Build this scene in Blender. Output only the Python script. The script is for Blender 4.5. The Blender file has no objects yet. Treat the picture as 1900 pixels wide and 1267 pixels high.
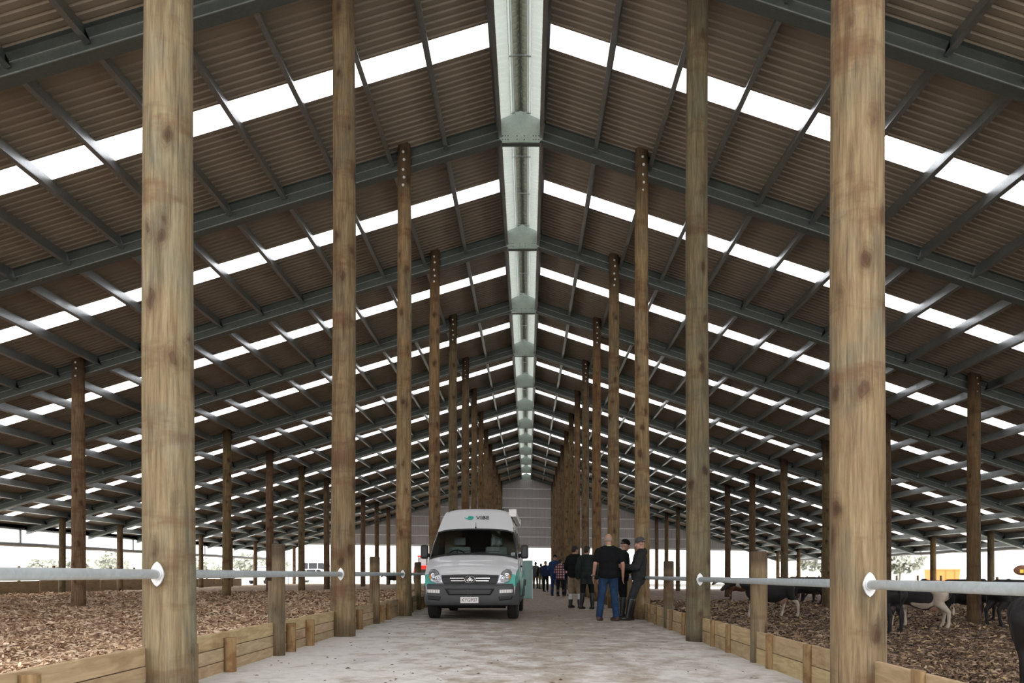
import bpy, bmesh, math, random
import numpy as np
from mathutils import Vector, Matrix

C = bpy.context.scene.collection
SC = bpy.context.scene

# ------------------------------------------------------------------ camera
F_PX = 1537.0
EYE = 0.93
cam_d = bpy.data.cameras.new('camera')
cam = bpy.data.objects.new('camera', cam_d)
C.objects.link(cam)
cam.location = (0, 0, EYE)
cam.rotation_euler = (math.pi / 2, 0, 0)
cam_d.sensor_fit = 'HORIZONTAL'
cam_d.sensor_width = 36.0
cam_d.lens = F_PX / 1900 * 36
cam_d.shift_x = -29.5 / 1900
cam_d.shift_y = 431.5 / 1900
cam_d.clip_start = 0.05
cam_d.clip_end = 2000
SC.camera = cam

# ------------------------------------------------------------------ sky (overcast, brighter towards the zenith)
SKY_STRENGTH = 4.0
world = bpy.data.worlds.new('overcast_sky')
SC.world = world
world.use_nodes = True
wn = world.node_tree
wn.nodes.clear()
w_out = wn.nodes.new('ShaderNodeOutputWorld')
w_bg = wn.nodes.new('ShaderNodeBackground')
w_tc = wn.nodes.new('ShaderNodeTexCoord')
w_sep = wn.nodes.new('ShaderNodeSeparateXYZ')
w_ramp = wn.nodes.new('ShaderNodeValToRGB')
w_ramp.color_ramp.elements[0].position = 0.0
w_ramp.color_ramp.elements[0].color = (0.59, 0.583, 0.58, 1)
w_ramp.color_ramp.elements[1].position = 1.0
w_ramp.color_ramp.elements[1].color = (1.60, 1.58, 1.60, 1)
wn.links.new(w_tc.outputs['Generated'], w_sep.inputs[0])
wn.links.new(w_sep.outputs['Z'], w_ramp.inputs[0])
wn.links.new(w_ramp.outputs[0], w_bg.inputs['Color'])
w_bg.inputs['Strength'].default_value = SKY_STRENGTH
wn.links.new(w_bg.outputs[0], w_out.inputs[0])

# ------------------------------------------------------------------ exposure and view
SC.view_settings.view_transform = 'Standard'
SC.view_settings.look = 'None'
SC.view_settings.gamma = 1.0
SC.view_settings.use_curve_mapping = False
SC.view_settings.exposure = 0.0
SC.cycles.use_denoising = True
SC.cycles.max_bounces = 8
SC.cycles.diffuse_bounces = 5
SC.cycles.glossy_bounces = 3
SC.cycles.transmission_bounces = 6
SC.cycles.transparent_max_bounces = 8
SC.cycles.caustics_reflective = False
SC.cycles.caustics_refractive = False
SC.cycles.sample_clamp_indirect = 6.0

# ------------------------------------------------------------------ helpers: objects
def link(o, parent=None):
    C.objects.link(o)
    if parent is not None:
        o.parent = parent
    return o

def thing(name, label, cat, loc=(0, 0, 0), rz=0.0, group=None):
    o = bpy.data.objects.new(name, None)
    o.empty_display_size = 0.2
    o.location = loc
    o.rotation_euler = (0, 0, rz)
    link(o)
    o['label'] = label
    o['category'] = cat
    if group:
        o['group'] = group
    return o

def tag(o, label, cat, group=None):
    o['label'] = label
    o['category'] = cat
    if group:
        o['group'] = group
    return o

def struct(name, label=None):
    o = bpy.data.objects.new(name, None)
    link(o)
    o['kind'] = 'structure'
    if label:
        o['label'] = label
    return o

class MB:
    """collects vertices and faces for one mesh"""
    def __init__(self):
        self.v = []
        self.f = []
        self.m = []
    def add(self, vs, fs, mi=0):
        n = len(self.v)
        self.v.extend([tuple(p) for p in vs])
        self.f.extend([tuple(i + n for i in f) for f in fs])
        self.m.extend([mi] * len(fs))
        return self
    def box(self, c, s, rot=None, mi=0):
        hx, hy, hz = s[0] / 2, s[1] / 2, s[2] / 2
        vs = [Vector((x, y, z)) for x in (-hx, hx) for y in (-hy, hy) for z in (-hz, hz)]
        if rot is not None:
            vs = [rot @ v for v in vs]
        vs = [v + Vector(c) for v in vs]
        fs = [(0, 1, 3, 2), (4, 6, 7, 5), (0, 4, 5, 1), (2, 3, 7, 6), (0, 2, 6, 4), (1, 5, 7, 3)]
        return self.add(vs, fs, mi)
    def tube(self, pts, rads, n=10, cap=True, mi=0):
        pts = [Vector(p) for p in pts]
        if not hasattr(rads, '__len__'):
            rads = [rads] * len(pts)
        vs, fs = [], []
        up = None
        for i, p in enumerate(pts):
            a = pts[max(i - 1, 0)]
            b = pts[min(i + 1, len(pts) - 1)]
            t = (b - a).normalized()
            if up is None:
                up = Vector((0, 0, 1)) if abs(t.z) < 0.9 else Vector((0, 1, 0))
            u = t.cross(up).normalized()
            w = u.cross(t).normalized()
            up = w
            for k in range(n):
                ang = 2 * math.pi * k / n
                vs.append(p + (u * math.cos(ang) + w * math.sin(ang)) * rads[i])
        for i in range(len(pts) - 1):
            for k in range(n):
                k2 = (k + 1) % n
                fs.append((i * n + k, i * n + k2, (i + 1) * n + k2, (i + 1) * n + k))
        if cap:
            fs.append(tuple(reversed(range(n))))
            fs.append(tuple((len(pts) - 1) * n + k for k in range(n)))
        return self.add(vs, fs, mi)
    def lathe(self, prof, axis='z', c=(0, 0, 0), n=24, mi=0):
        """prof: list of (radius, height)"""
        vs, fs = [], []
        for r, h in prof:
            for k in range(n):
                a = 2 * math.pi * k / n
                x, y = r * math.cos(a), r * math.sin(a)
                p = {'z': (x, y, h), 'x': (h, x, y), 'y': (x, h, y)}[axis]
                vs.append(Vector(p) + Vector(c))
        for i in range(len(prof) - 1):
            for k in range(n):
                k2 = (k + 1) % n
                fs.append((i * n + k, i * n + k2, (i + 1) * n + k2, (i + 1) * n + k))
        fs.append(tuple(reversed(range(n))))
        fs.append(tuple((len(prof) - 1) * n + k for k in range(n)))
        return self.add(vs, fs, mi)
    def prism(self, poly, y0, y1, axis='y', mi=0):
        """polygon of (a, b) extruded along the axis: axis y -> (a, y, b); axis x -> (x, a, b); axis z -> (a, b, z)"""
        n = len(poly)
        def P(a, b, t):
            return {'y': (a, t, b), 'x': (t, a, b), 'z': (a, b, t)}[axis]
        vs = [P(a, b, y0) for a, b in poly] + [P(a, b, y1) for a, b in poly]
        fs = [tuple(range(n)), tuple(reversed(range(n, 2 * n)))]
        for k in range(n):
            k2 = (k + 1) % n
            fs.append((k, k + n, k2 + n, k2))
        return self.add(vs, fs, mi)
    def ellipsoid(self, c, r, nu=14, nv=9, rot=None, mi=0):
        vs, fs = [], []
        for j in range(nv + 1):
            th = math.pi * j / nv
            for i in range(nu):
                ph = 2 * math.pi * i / nu
                p = Vector((r[0] * math.sin(th) * math.cos(ph), r[1] * math.sin(th) * math.sin(ph), r[2] * math.cos(th)))
                if rot is not None:
                    p = rot @ p
                vs.append(p + Vector(c))
        for j in range(nv):
            for i in range(nu):
                i2 = (i + 1) % nu
                fs.append((j * nu + i, (j + 1) * nu + i, (j + 1) * nu + i2, j * nu + i2))
        return self.add(vs, fs, mi)
    def mesh(self, name, mats=(), smooth=False):
        me = bpy.data.meshes.new(name)
        me.from_pydata(self.v, [], self.f)
        for m in mats:
            me.materials.append(m)
        if any(self.m):
            me.polygons.foreach_set('material_index', self.m)
        bm = bmesh.new()
        bm.from_mesh(me)
        bmesh.ops.remove_doubles(bm, verts=bm.verts, dist=1e-5)
        bmesh.ops.recalc_face_normals(bm, faces=bm.faces)
        bm.to_mesh(me)
        bm.free()
        if smooth:
            me.shade_smooth()
            if smooth != 'all':
                try:
                    me.set_sharp_from_angle(angle=math.radians(smooth if smooth is not True else 40))
                except Exception:
                    pass
        me.update()
        return me
    def obj(self, name, mat, parent=None, smooth=False, loc=None, bevel=0.0):
        mats = mat if isinstance(mat, (list, tuple)) else [mat]
        o = bpy.data.objects.new(name, self.mesh(name, mats, smooth))
        if loc is not None:
            o.location = loc
        link(o, parent)
        if bevel:
            b = o.modifiers.new('bevel', 'BEVEL')
            b.width = bevel
            b.segments = 2
            b.limit_method = 'ANGLE'
            b.angle_limit = math.radians(35)
        return o

def inst(name, me, parent=None, loc=None, rot=None, scale=None):
    o = bpy.data.objects.new(name, me)
    if loc is not None:
        o.location = loc
    if rot is not None:
        o.rotation_euler = rot
    if scale is not None:
        o.scale = scale
    return link(o, parent)

def dup(root, loc, rz, label=None, group=None, cat=None):
    r = root.copy()
    C.objects.link(r)
    r.location = loc
    r.rotation_euler = (0, 0, rz)
    if label:
        r['label'] = label
    if group:
        r['group'] = group
    for ch in list(root.children):
        c = ch.copy()
        C.objects.link(c)
        c.parent = r
        for g in ch.children:
            d = g.copy()
            C.objects.link(d)
            d.parent = c
    return r

# ------------------------------------------------------------------ helpers: materials
class NT:
    def __init__(self, name):
        self.mat = bpy.data.materials.new(name)
        self.mat.use_nodes = True
        self.t = self.mat.node_tree
        self.t.nodes.clear()
        self.out = self.t.nodes.new('ShaderNodeOutputMaterial')
        self.b = None
    def n(self, kind, **kw):
        nd = self.t.nodes.new('ShaderNode' + kind)
        for k, v in kw.items():
            setattr(nd, k, v)
        return nd
    def l(self, a, b):
        self.t.links.new(a, b)
    def setin(self, sock, v):
        if hasattr(v, 'is_linked') or hasattr(v, 'links'):
            self.l(v, sock)
        elif v is not None:
            if hasattr(sock.default_value, '__len__') and not hasattr(v, '__len__'):
                v = (v,) * len(sock.default_value)
            if hasattr(v, '__len__') and len(sock.default_value) == 4 and len(v) == 3:
                v = (*v, 1)
            sock.default_value = v
    def coord(self, kind='Object', scale=(1, 1, 1), offset=False):
        tc = self.n('TexCoord')
        o = tc.outputs[kind]
        if offset:
            oi = self.n('ObjectInfo')
            m = self.n('VectorMath', operation='SCALE')
            m.inputs[0].default_value = (37.0, 17.0, 53.0)
            self.l(oi.outputs['Random'], m.inputs['Scale'])
            a = self.n('VectorMath', operation='ADD')
            self.l(o, a.inputs[0])
            self.l(m.outputs[0], a.inputs[1])
            o = a.outputs[0]
        mp = self.n('VectorMath', operation='MULTIPLY')
        self.l(o, mp.inputs[0])
        mp.inputs[1].default_value = scale
        return mp.outputs[0]
    def noise(self, vec, scale, detail=4, rough=0.55, dist=0.0):
        nd = self.n('TexNoise')
        self.l(vec, nd.inputs['Vector'])
        nd.inputs['Scale'].default_value = scale
        nd.inputs['Detail'].default_value = detail
        nd.inputs['Roughness'].default_value = rough
        nd.inputs['Distortion'].default_value = dist
        return nd.outputs['Fac']
    def voronoi(self, vec, scale, out='Distance', feature='F1'):
        nd = self.n('TexVoronoi', feature=feature)
        self.l(vec, nd.inputs['Vector'])
        nd.inputs['Scale'].default_value = scale
        return nd.outputs[out]
    def ramp(self, fac, stops, interp='LINEAR'):
        nd = self.n('ValToRGB')
        cr = nd.color_ramp
        cr.interpolation = interp
        while len(cr.elements) < len(stops):
            cr.elements.new(0.5)
        for e, (p, c) in zip(cr.elements, stops):
            e.position = p
            e.color = (c, c, c, 1) if not hasattr(c, '__len__') else ((*c, 1) if len(c) == 3 else c)
        self.l(fac, nd.inputs[0])
        return nd.outputs[0]
    def mix(self, fac, a, b, mode='MIX'):
        nd = self.n('Mix', data_type='RGBA', blend_type=mode)
        self.setin(nd.inputs[0], fac)
        self.setin(nd.inputs[6], a)
        self.setin(nd.inputs[7], b)
        return nd.outputs[2]
    def math(self, op, a, b=None):
        nd = self.n('Math', operation=op)
        self.setin(nd.inputs[0], a)
        if b is not None:
            self.setin(nd.inputs[1], b)
        return nd.outputs[0]
    def sep(self, vec):
        nd = self.n('SeparateXYZ')
        self.l(vec, nd.inputs[0])
        return nd.outputs
    def objcolor(self):
        return self.n('ObjectInfo').outputs['Color']
    def bump(self, height, strength=0.3, dist=0.02):
        nd = self.n('Bump')
        nd.inputs['Strength'].default_value = strength
        nd.inputs['Distance'].default_value = dist
        self.l(height, nd.inputs['Height'])
        return nd.outputs[0]
    def bsdf(self, color, rough=0.6, metal=0.0, normal=None, **kw):
        b = self.n('BsdfPrincipled')
        self.setin(b.inputs['Base Color'], color)
        self.setin(b.inputs['Roughness'], rough)
        self.setin(b.inputs['Metallic'], metal)
        if normal is not None:
            self.l(normal, b.inputs['Normal'])
        for k, v in kw.items():
            self.setin(b.inputs[k.replace('_', ' ')], v)
        self.l(b.outputs[0], self.out.inputs[0])
        self.b = b
        return self.mat

def srgb(r, g, b):
    f = lambda c: (c / 255 / 12.92) if c / 255 <= 0.04045 else ((c / 255 + 0.055) / 1.055) ** 2.4
    return (f(r), f(g), f(b))

def plain(name, color, rough=0.6, metal=0.0, var=0.0, vscale=8.0, bump=0.0, **kw):
    t = NT(name)
    col = color
    nrm = None
    if var or bump:
        v = t.coord('Object', offset=True)
        n = t.noise(v, vscale, 4)
        if var:
            lo = tuple(max(0, c * (1 - var)) for c in color)
            hi = tuple(min(1, c * (1 + var)) for c in color)
            col = t.ramp(n, [(0.3, lo), (0.7, hi)])
        if bump:
            nrm = t.bump(n, bump, 0.01)
    return t.bsdf(col, rough, metal, nrm, **kw)

def M_timber_post():
    t = NT('treated_pine_pole')
    v = t.coord('Object', offset=True)
    vz = t.coord('Object', (1, 1, 0.10), True)
    grain = t.noise(vz, 14, 5, 0.6, 0.6)
    blot = t.noise(t.coord('Object', (1, 1, 0.55), True), 2.6, 4, 0.6, 0.4)
    base = t.ramp(grain, [(0.25, (0.20, 0.135, 0.066)), (0.5, (0.36, 0.27, 0.155)), (0.75, (0.50, 0.41, 0.26))])
    green = t.ramp(grain, [(0.25, (0.13, 0.125, 0.085)), (0.75, (0.36, 0.34, 0.25))])
    col = t.mix(t.ramp(blot, [(0.48, 0.0), (0.66, 0.75)]), base, green)
    # knots with darker rims, in whorls round the pole
    kvec = t.coord('Object', (1, 1, 0.62), True)
    wob = t.n('TexNoise')
    t.l(kvec, wob.inputs['Vector'])
    wob.inputs['Scale'].default_value = 9
    ws = t.n('VectorMath', operation='SCALE')
    t.l(wob.outputs['Color'], ws.inputs[0])
    ws.inputs['Scale'].default_value = 0.10
    kadd = t.n('VectorMath', operation='ADD')
    t.l(kvec, kadd.inputs[0])
    t.l(ws.outputs[0], kadd.inputs[1])
    kv = t.voronoi(kadd.outputs[0], 3.6)
    knot = t.ramp(kv, [(0.08, 1.0), (0.15, 0.78), (0.21, 0.3), (0.36, 0.0)])
    ringw = t.n('Math', operation='SINE')
    t.l(t.math('MULTIPLY', kv, 95.0), ringw.inputs[0])
    rings = t.math('MULTIPLY', t.ramp(ringw.outputs[0], [(0.55, 0.0), (0.95, 1.0)]), t.ramp(kv, [(0.10, 0.55), (0.34, 0.0)]))
    col = t.mix(rings, col, (0.15, 0.085, 0.035))
    col = t.mix(t.math('MULTIPLY', knot, 0.9), col, (0.085, 0.037, 0.014))
    crack = t.noise(t.coord('Object', (1, 1, 0.03), True), 42, 3, 0.6)
    col = t.mix(t.ramp(crack, [(0.62, 0.0), (0.70, 0.55)]), col, (0.09, 0.055, 0.028))
    # rusty brown weather bands
    band = t.noise(t.coord('Object', (0.35, 0.35, 1.0), True), 2.2, 5, 0.65)
    col = t.mix(t.ramp(band, [(0.53, 0.0), (0.64, 0.68)]), col, (0.19, 0.095, 0.04))
    # mud splash near the foot
    z = t.sep(t.n('TexCoord').outputs['Object'])[2]
    foot = t.math('ADD', z, t.math('MULTIPLY', t.noise(v, 5, 3), 0.35))
    col = t.mix(t.ramp(foot, [(0.15, 0.6), (0.42, 0.0)]), col, (0.10, 0.062, 0.033))
    # dark preservative stain soaked into the upper end
    gz_ = t.math('ADD', t.sep(t.n('TexCoord').outputs['Generated'])[2], t.math('MULTIPLY', t.noise(v, 3, 4), 0.06))
    col = t.mix(t.ramp(gz_, [(0.88, 0.0), (0.95, 0.72)]), col, (0.085, 0.052, 0.028))
    fine = t.noise(t.coord('Object', (1, 1, 0.05), True), 60, 4, 0.7)
    col = t.mix(1.0, col, t.ramp(fine, [(0.3, 0.62), (0.6, 1.08)]), 'MULTIPLY')
    col = t.mix(1.0, col, t.objcolor(), 'MULTIPLY')
    col = t.mix(1.0, col, (0.50, 0.48, 0.47), 'MULTIPLY')
    h = t.math('ADD', grain, t.math('MULTIPLY', knot, 0.6))
    return t.bsdf(col, 0.85, 0.0, t.bump(h, 0.6, 0.012))

def M_plank():
    t = NT('treated_pine_plank')
    vz = t.coord('Object', (1, 0.12, 1), True)
    grain = t.noise(vz, 18, 5, 0.6, 1.2)
    base = t.ramp(grain, [(0.25, (0.27, 0.19, 0.105)), (0.5, (0.40, 0.305, 0.185)), (0.78, (0.50, 0.40, 0.27))])
    st = t.noise(t.coord('Object', (1, 0.7, 1), True), 3.0, 4)
    col = t.mix(t.ramp(st, [(0.55, 0.0), (0.72, 0.6)]), base, (0.20, 0.12, 0.06))
    col = t.mix(1.0, col, t.objcolor(), 'MULTIPLY')
    return t.bsdf(col, 0.85, 0.0, t.bump(grain, 0.4, 0.006))

def M_peg():
    t = NT('timber_peg')
    vz = t.coord('Object', (1, 1, 0.12), True)
    grain = t.noise(vz, 22, 5, 0.6, 0.8)
    base = t.ramp(grain, [(0.25, (0.16, 0.095, 0.042)), (0.75, (0.34, 0.24, 0.125))])
    st = t.noise(t.coord('Object', (1, 1, 1), True), 7.0, 4)
    col = t.mix(t.ramp(st, [(0.5, 0.0), (0.62, 0.7)]), base, (0.16, 0.075, 0.03))
    col = t.mix(1.0, col, t.objcolor(), 'MULTIPLY')
    return t.bsdf(col, 0.85, 0.0, t.bump(grain, 0.5, 0.008))

def M_galv(name='galvanised_steel', col=(0.42, 0.45, 0.46), rough=0.42, metal=0.75):
    t = NT(name)
    v = t.coord('Object', offset=True)
    s = t.voronoi(v, 26, 'Color')
    f = t.math('MULTIPLY', t.sep(s)[0], 0.5)
    n = t.noise(v, 2.5, 4)
    c = t.mix(f, tuple(k * 0.85 for k in col), tuple(min(1, k * 1.12) for k in col))
    c = t.mix(t.ramp(n, [(0.35, 0.25), (0.65, 0.0)]), c, tuple(k * 0.75 for k in col))
    return t.bsdf(c, t.ramp(n, [(0.3, rough - 0.08), (0.7, rough + 0.1)]), metal)

def M_sheet_translucent(name, col, amount):
    """fibreglass roof sheet that lets daylight through"""
    t = NT(name)
    v = t.coord('Object', offset=True)
    n = t.noise(v, 1.5, 3)
    c = t.mix(t.ramp(n, [(0.35, 0.0), (0.7, 0.15)]), col, tuple(k * 0.8 for k in col))
    d = t.n('BsdfDiffuse')
    tr = t.n('BsdfTranslucent')
    t.setin(d.inputs[0], c)
    t.setin(tr.inputs[0], c)
    mx = t.n('MixShader')
    mx.inputs[0].default_value = amount
    t.l(d.outputs[0], mx.inputs[1])
    t.l(tr.outputs[0], mx.inputs[2])
    t.l(mx.outputs[0], t.out.inputs[0])
    return t.mat

MAT = {}
MAT['post'] = M_timber_post()
MAT['plank'] = M_plank()
MAT['peg'] = M_peg()
MAT['galv'] = M_galv()
MAT['galv_bright'] = M_galv('galvanised_flange', (0.80, 0.81, 0.83), 0.5, 0.3)
MAT['rafter'] = M_galv('rafter_steel', (0.13, 0.15, 0.142), 0.45, 0.6)
MAT['purlin'] = M_galv('purlin_steel', (0.36, 0.385, 0.39), 0.36, 0.92)
MAT['roof'] = plain('roof_sheet_brown', (0.235, 0.198, 0.155), 0.55, 0.15, 0.10, 0.6)
MAT['skylight'] = M_sheet_translucent('skylight_sheet_white', (0.93, 0.92, 0.94), 0.75)
MAT['ridge'] = M_sheet_translucent('ridge_sheet_pale', (0.62, 0.68, 0.63), 0.15)
MAT['ridge_bright'] = M_sheet_translucent('ridge_strip_white', (0.80, 0.83, 0.80), 0.42)
MAT['ridge_dark'] = plain('ridge_cap_olive', (0.30, 0.31, 0.25), 0.6, 0.0, 0.1)
MAT['apex'] = M_galv('apex_plate_zinc', (0.46, 0.54, 0.50), 0.5, 0.25)
MAT['cladding'] = plain('cladding_grey', (0.47, 0.46, 0.47), 0.6, 0.1, 0.06, 0.5)
MAT['girt'] = M_galv('girt_steel', (0.85, 0.86, 0.86), 0.5, 0.1)
MAT['black_rubber'] = plain('black_rubber', (0.018, 0.018, 0.018), 0.8, 0, 0.15)
# ================================================================== layout of the barn
RIDGE_X = -0.16
TILT = 0.0147                      # the whole site falls gently to the right
def ground(x):
    return -TILT * (x + 2.0)
def frame_y(k):
    return 0.56 + 6.0 * k
N_FR = 14
SLOPE = 0.3175
def raf_bot(x):                    # underside of the rafters
    return 10.75 - SLOPE * abs(x - RIDGE_X) - TILT * (x + 2.0)
RAF_H = 0.45
def roof_z(x):                     # plane of the roof sheets
    return raf_bot(x) + RAF_H
HALF = 25.6
ROW_L, ROW_R = -2.74, 2.52
rnd = random.Random(7)

# ------------------------------------------------------------------ roof: sheets, skylights, purlins, rafters, ridge vent
ceiling = struct('ceiling', 'steel shed roof with brown sheeting, white skylight strips and open ridge')

RIB = 0.19
def sheet_profile(width):
    """list of (dy, dz) over one sheet: trapezoid ribs"""
    pts = []
    extra = width - W_SH * round(width / W_SH) if width < 1 else 0.0
    width -= extra
    n = int(round(width / RIB))
    for i in range(n):
        y = i * width / n
        p = width / n
        pts += [(y, 0), (y + p * 0.60, 0), (y + p * 0.68, 0.032), (y + p * 0.90, 0.032)]
    pts.append((width, 0))
    if extra > 0:
        pts.append((width + extra, 0))
    return pts

W_SH = 0.75
def sheet_mesh(side, width, name, mat):
    xs = [RIDGE_X + side * d for d in (0.47, 9, 17.5, HALF + 0.05)]
    prof = sheet_profile(width)
    mb = MB()
    vs = [(x, dy, roof_z(x) + dz) for x in xs for dy, dz in prof]
    n = len(prof)
    fs = [(i * n + j, i * n + j + 1, (i + 1) * n + j + 1, (i + 1) * n + j) for i in range(len(xs) - 1) for j in range(n - 1)]
    mb.add(vs, fs)
    return mb.mesh(name, [mat])

sh_mesh = {s: sheet_mesh(s, W_SH + 0.05, 'roof_sheet', MAT['roof']) for s in (-1, 1)}
sk_mesh = {s: sheet_mesh(s, W_SH + 0.05, 'skylight_sheet', MAT['skylight']) for s in (-1, 1)}
for k in range(N_FR):
    for s in (-1, 1):
        for j in range(8):
            y = frame_y(k) + j * W_SH - 0.1 + 0.375
            if j == 3:
                inst('skylight_sheet', sk_mesh[s], ceiling, (0, y, 0.004))
            else:
                inst('roof_sheet', sh_mesh[s], ceiling, (0, y, 0.002 * (j % 2)))
for s in (-1, 1):                  # first narrow row over the front frame
    inst('roof_sheet', sh_mesh[s], ceiling, (0, frame_y(0) - 0.47, 0.004))

def slope_rot(s):
    return Matrix.Rotation(math.atan(SLOPE * s + TILT), 3, 'Y')

# purlins: Z sections along y between the frames
PX = [0.50] + [1.70 + 1.205 * i for i in range(20)] + [HALF - 0.03]
def purlin_section(mb, x, y0, y1, s):
    top = roof_z(x) - 0.004
    d = 0.28 if abs(x - RIDGE_X) > 0.6 else 0.40
    f = 0.075
    t = 0.006
    poly = [(x, top), (x + s * f, top - SLOPE * f), (x + s * f, top - SLOPE * f - t), (x + s * t, top - t * 2),
            (x + s * t, top - d + t), (x - s * f, top - d + t + SLOPE * f), (x - s * f, top - d + 0.02 + SLOPE * f), (x - s * (f + t), top - d + 0.02 + SLOPE * f),
            (x - s * (f + t), top - d + SLOPE * f), (x, top - d)]
    mb.prism(poly, y0, y1)
far = MB()
for s in (-1, 1):
    for i, px in enumerate(PX):
        x = RIDGE_X + s * px
        mb = MB()
        purlin_section(mb, x, 0.07, 5.93, s)
        me = mb.mesh('purlin', [MAT['purlin']])
        for k in range(N_FR):
            if 1 <= k <= 7:
                inst('purlin', me, ceiling, (0, frame_y(k), 0))
            else:
                purlin_section(far, x, frame_y(k) + 0.07, frame_y(k) + 5.93, s)
fo = far.obj('purlins_of_far_bays', MAT['purlin'], ceiling)
fo['kind'] = 'stuff'

# rafters: folded steel sections, lips along the lower flange and the web
def rafter_mesh(s):
    mb = MB()
    x0, x1 = RIDGE_X + s * 0.46, RIDGE_X + s * HALF
    def plate(h0, h1, y0, y1, mi=0):
        poly = [(x0, raf_bot(x0) + h0), (x1, raf_bot(x1) + h0), (x1, raf_bot(x1) + h1), (x0, raf_bot(x0) + h1)]
        mb.prism(poly, y0, y1, mi=mi)
    plate(0.0, 0.012, -0.125, 0.125)          # bottom flange
    plate(0.012, 0.032, -0.128, -0.115, 1)       # lips; near one paler, painting in the light its bend catches
    plate(0.012, 0.035, 0.115, 0.125)
    plate(0.012, RAF_H - 0.012, -0.03, 0.03)  # web of two channels back to back
    plate(0.25, 0.268, -0.055, 0.055, 1)           # web fold, with the highlight along its bend painted in paler galv
    plate(RAF_H - 0.012, RAF_H - 0.001, -0.11, 0.11)  # top flange
    return mb.mesh('rafter', [MAT['rafter'], MAT['galv']])
raf = {s: rafter_mesh(s) for s in (-1, 1)}
for k in range(N_FR + 1):
    for s in (-1, 1):
        inst('rafter', raf[s], ceiling, (0, frame_y(k), 0))

# apex plates joining the two rafters
ax = RIDGE_X
def apex_mesh():
    mb = MB()
    zb = raf_bot(ax + 0.40) - 0.06
    def zz(dx, h):
        return zb + h - TILT * dx
    poly = [(ax - 0.40, zz(-0.40, 0)), (ax + 0.40, zz(0.40, 0)), (ax + 0.50, zz(0.50, 0.10)), (ax + 0.54, zz(0.54, 0.42)), (ax + 0.42, zz(0.42, 0.52)),
            (ax, zz(0, 0.70)), (ax - 0.42, zz(-0.42, 0.52)), (ax - 0.54, zz(-0.54, 0.42)), (ax - 0.50, zz(-0.50, 0.10))]
    mb.prism(poly, -0.14, -0.128)
    return mb.mesh('apex_plate', [MAT['apex']]), zb
apex_me, apex_zb = apex_mesh()
mb = MB()
mb.box((ax, -0.06, apex_zb - 0.012), (0.84, 0.15, 0.018))
apex_strap = mb.mesh('apex_soffit', [MAT['rafter']])
mb = MB()
for dx in (-0.40, -0.34, -0.28, -0.08, 0.08, 0.28, 0.34, 0.40):
    for dz in (0.06, 0.14):
        mb.lathe([(0.012, -0.012), (0.012, 0)], 'y', (ax + dx, -0.14, apex_zb + dz), 6)
apex_bolts = mb.mesh('bolts', [MAT['rafter']])
for k in range(N_FR + 1):
    a = inst('apex_plate', apex_me, ceiling, (0, frame_y(k), 0))
    inst('apex_soffit', apex_strap, ceiling, (0, frame_y(k), 0))
    if k < 7:
        b = inst('bolts', apex_bolts, a)
        b['kind'] = 'stuff'

# raised ridge vent: pale translucent side sheets, bright slots, olive cap in the middle
def vent_meshes():
    prof = sheet_profile(6.0)
    out = []
    def strip(x0, z0, x1, z1, mat, name):
        mb = MB()
        n = len(prof)
        vs = [(x0, dy, z0 + dz * 0.7) for dy, dz in prof] + [(x1, dy, z1 + dz * 0.7) for dy, dz in prof]
        mb.add(vs, [(j, j + 1, n + j + 1, n + j) for j in range(n - 1)])
        return (name, mb.mesh(name, [mat]))
    zr = roof_z(ax + 0.5) + 0.16
    for s in (-1, 1):
        out.append(strip(ax + s * 0.62, zr, ax + s * 0.23, zr + 0.10, MAT['ridge'], 'ridge_sheet'))
        mb = MB()
        mb.box((ax + s * 0.18, 3.0, zr + 0.115), (0.09, 6.0, 0.006))
        out.append(('ridge_strip', mb.mesh('ridge_strip', [MAT['ridge_bright']])))
        mb = MB()
        for q in (0.135, 0.175, 0.225):
            mb.box((ax + s * q, 3.0, zr + 0.10), (0.008, 6.0, 0.035))
        out.append(('ridge_rail', mb.mesh('ridge_rail', [MAT['apex']])))
        out.append(strip(ax + s * 0.16, zr + 0.17, ax, zr + 0.24, MAT['ridge_dark'], 'ridge_cap'))
    mb = MB()
    mb.box((ax, 3.0, zr + 0.215), (0.03, 6.0, 0.02))
    out.append(('ridge_bar', mb.mesh('ridge_bar', [MAT['rafter']])))
    mb = MB()
    for dy in (0.05, 2.0, 4.0):
        mb.box((ax, dy, zr + 0.13), (0.44, 0.03, 0.03))
    out.append(('ridge_bracket', mb.mesh('ridge_bracket', [MAT['galv']])))
    return out
VENT = vent_meshes()
for k in range(N_FR):
    for nm, me in VENT:
        inst(nm, me, ceiling, (0, frame_y(k), 0))

# ------------------------------------------------------------------ far gable wall
wall_back = struct('wall_back', 'grey corrugated steel gable wall hanging above the open far end')
WY = frame_y(N_FR) + 0.30
def wall_foot(x):
    return 3.63 - TILT * x
xw = -HALF + RIDGE_X + 1.0
while xw < HALF + RIDGE_X - 1.0:
    w = 0.76
    pts = []
    n = 4
    for i in range(n):
        p = w / n
        pts += [(i * p, 0), (i * p + p * 0.6, 0), (i * p + p * 0.7, 0.03), (i * p + p * 0.9, 0.03)]
    pts.append((w, 0))
    if min(roof_z(xw), roof_z(xw + w)) - 0.02 > wall_foot(xw) + 0.05:
        mb = MB()
        vs = [(xw + dx, WY + dy, wall_foot(xw + dx)) for dx, dy in pts] + [(xw + dx, WY + dy, roof_z(xw + dx) - 0.01) for dx, dy in pts]
        m = len(pts)
        mb.add(vs, [(j, j + 1, m + j + 1, m + j) for j in range(m - 1)])
        mb.obj('cladding_sheet', MAT['cladding'], wall_back)
    xw += w
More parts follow.
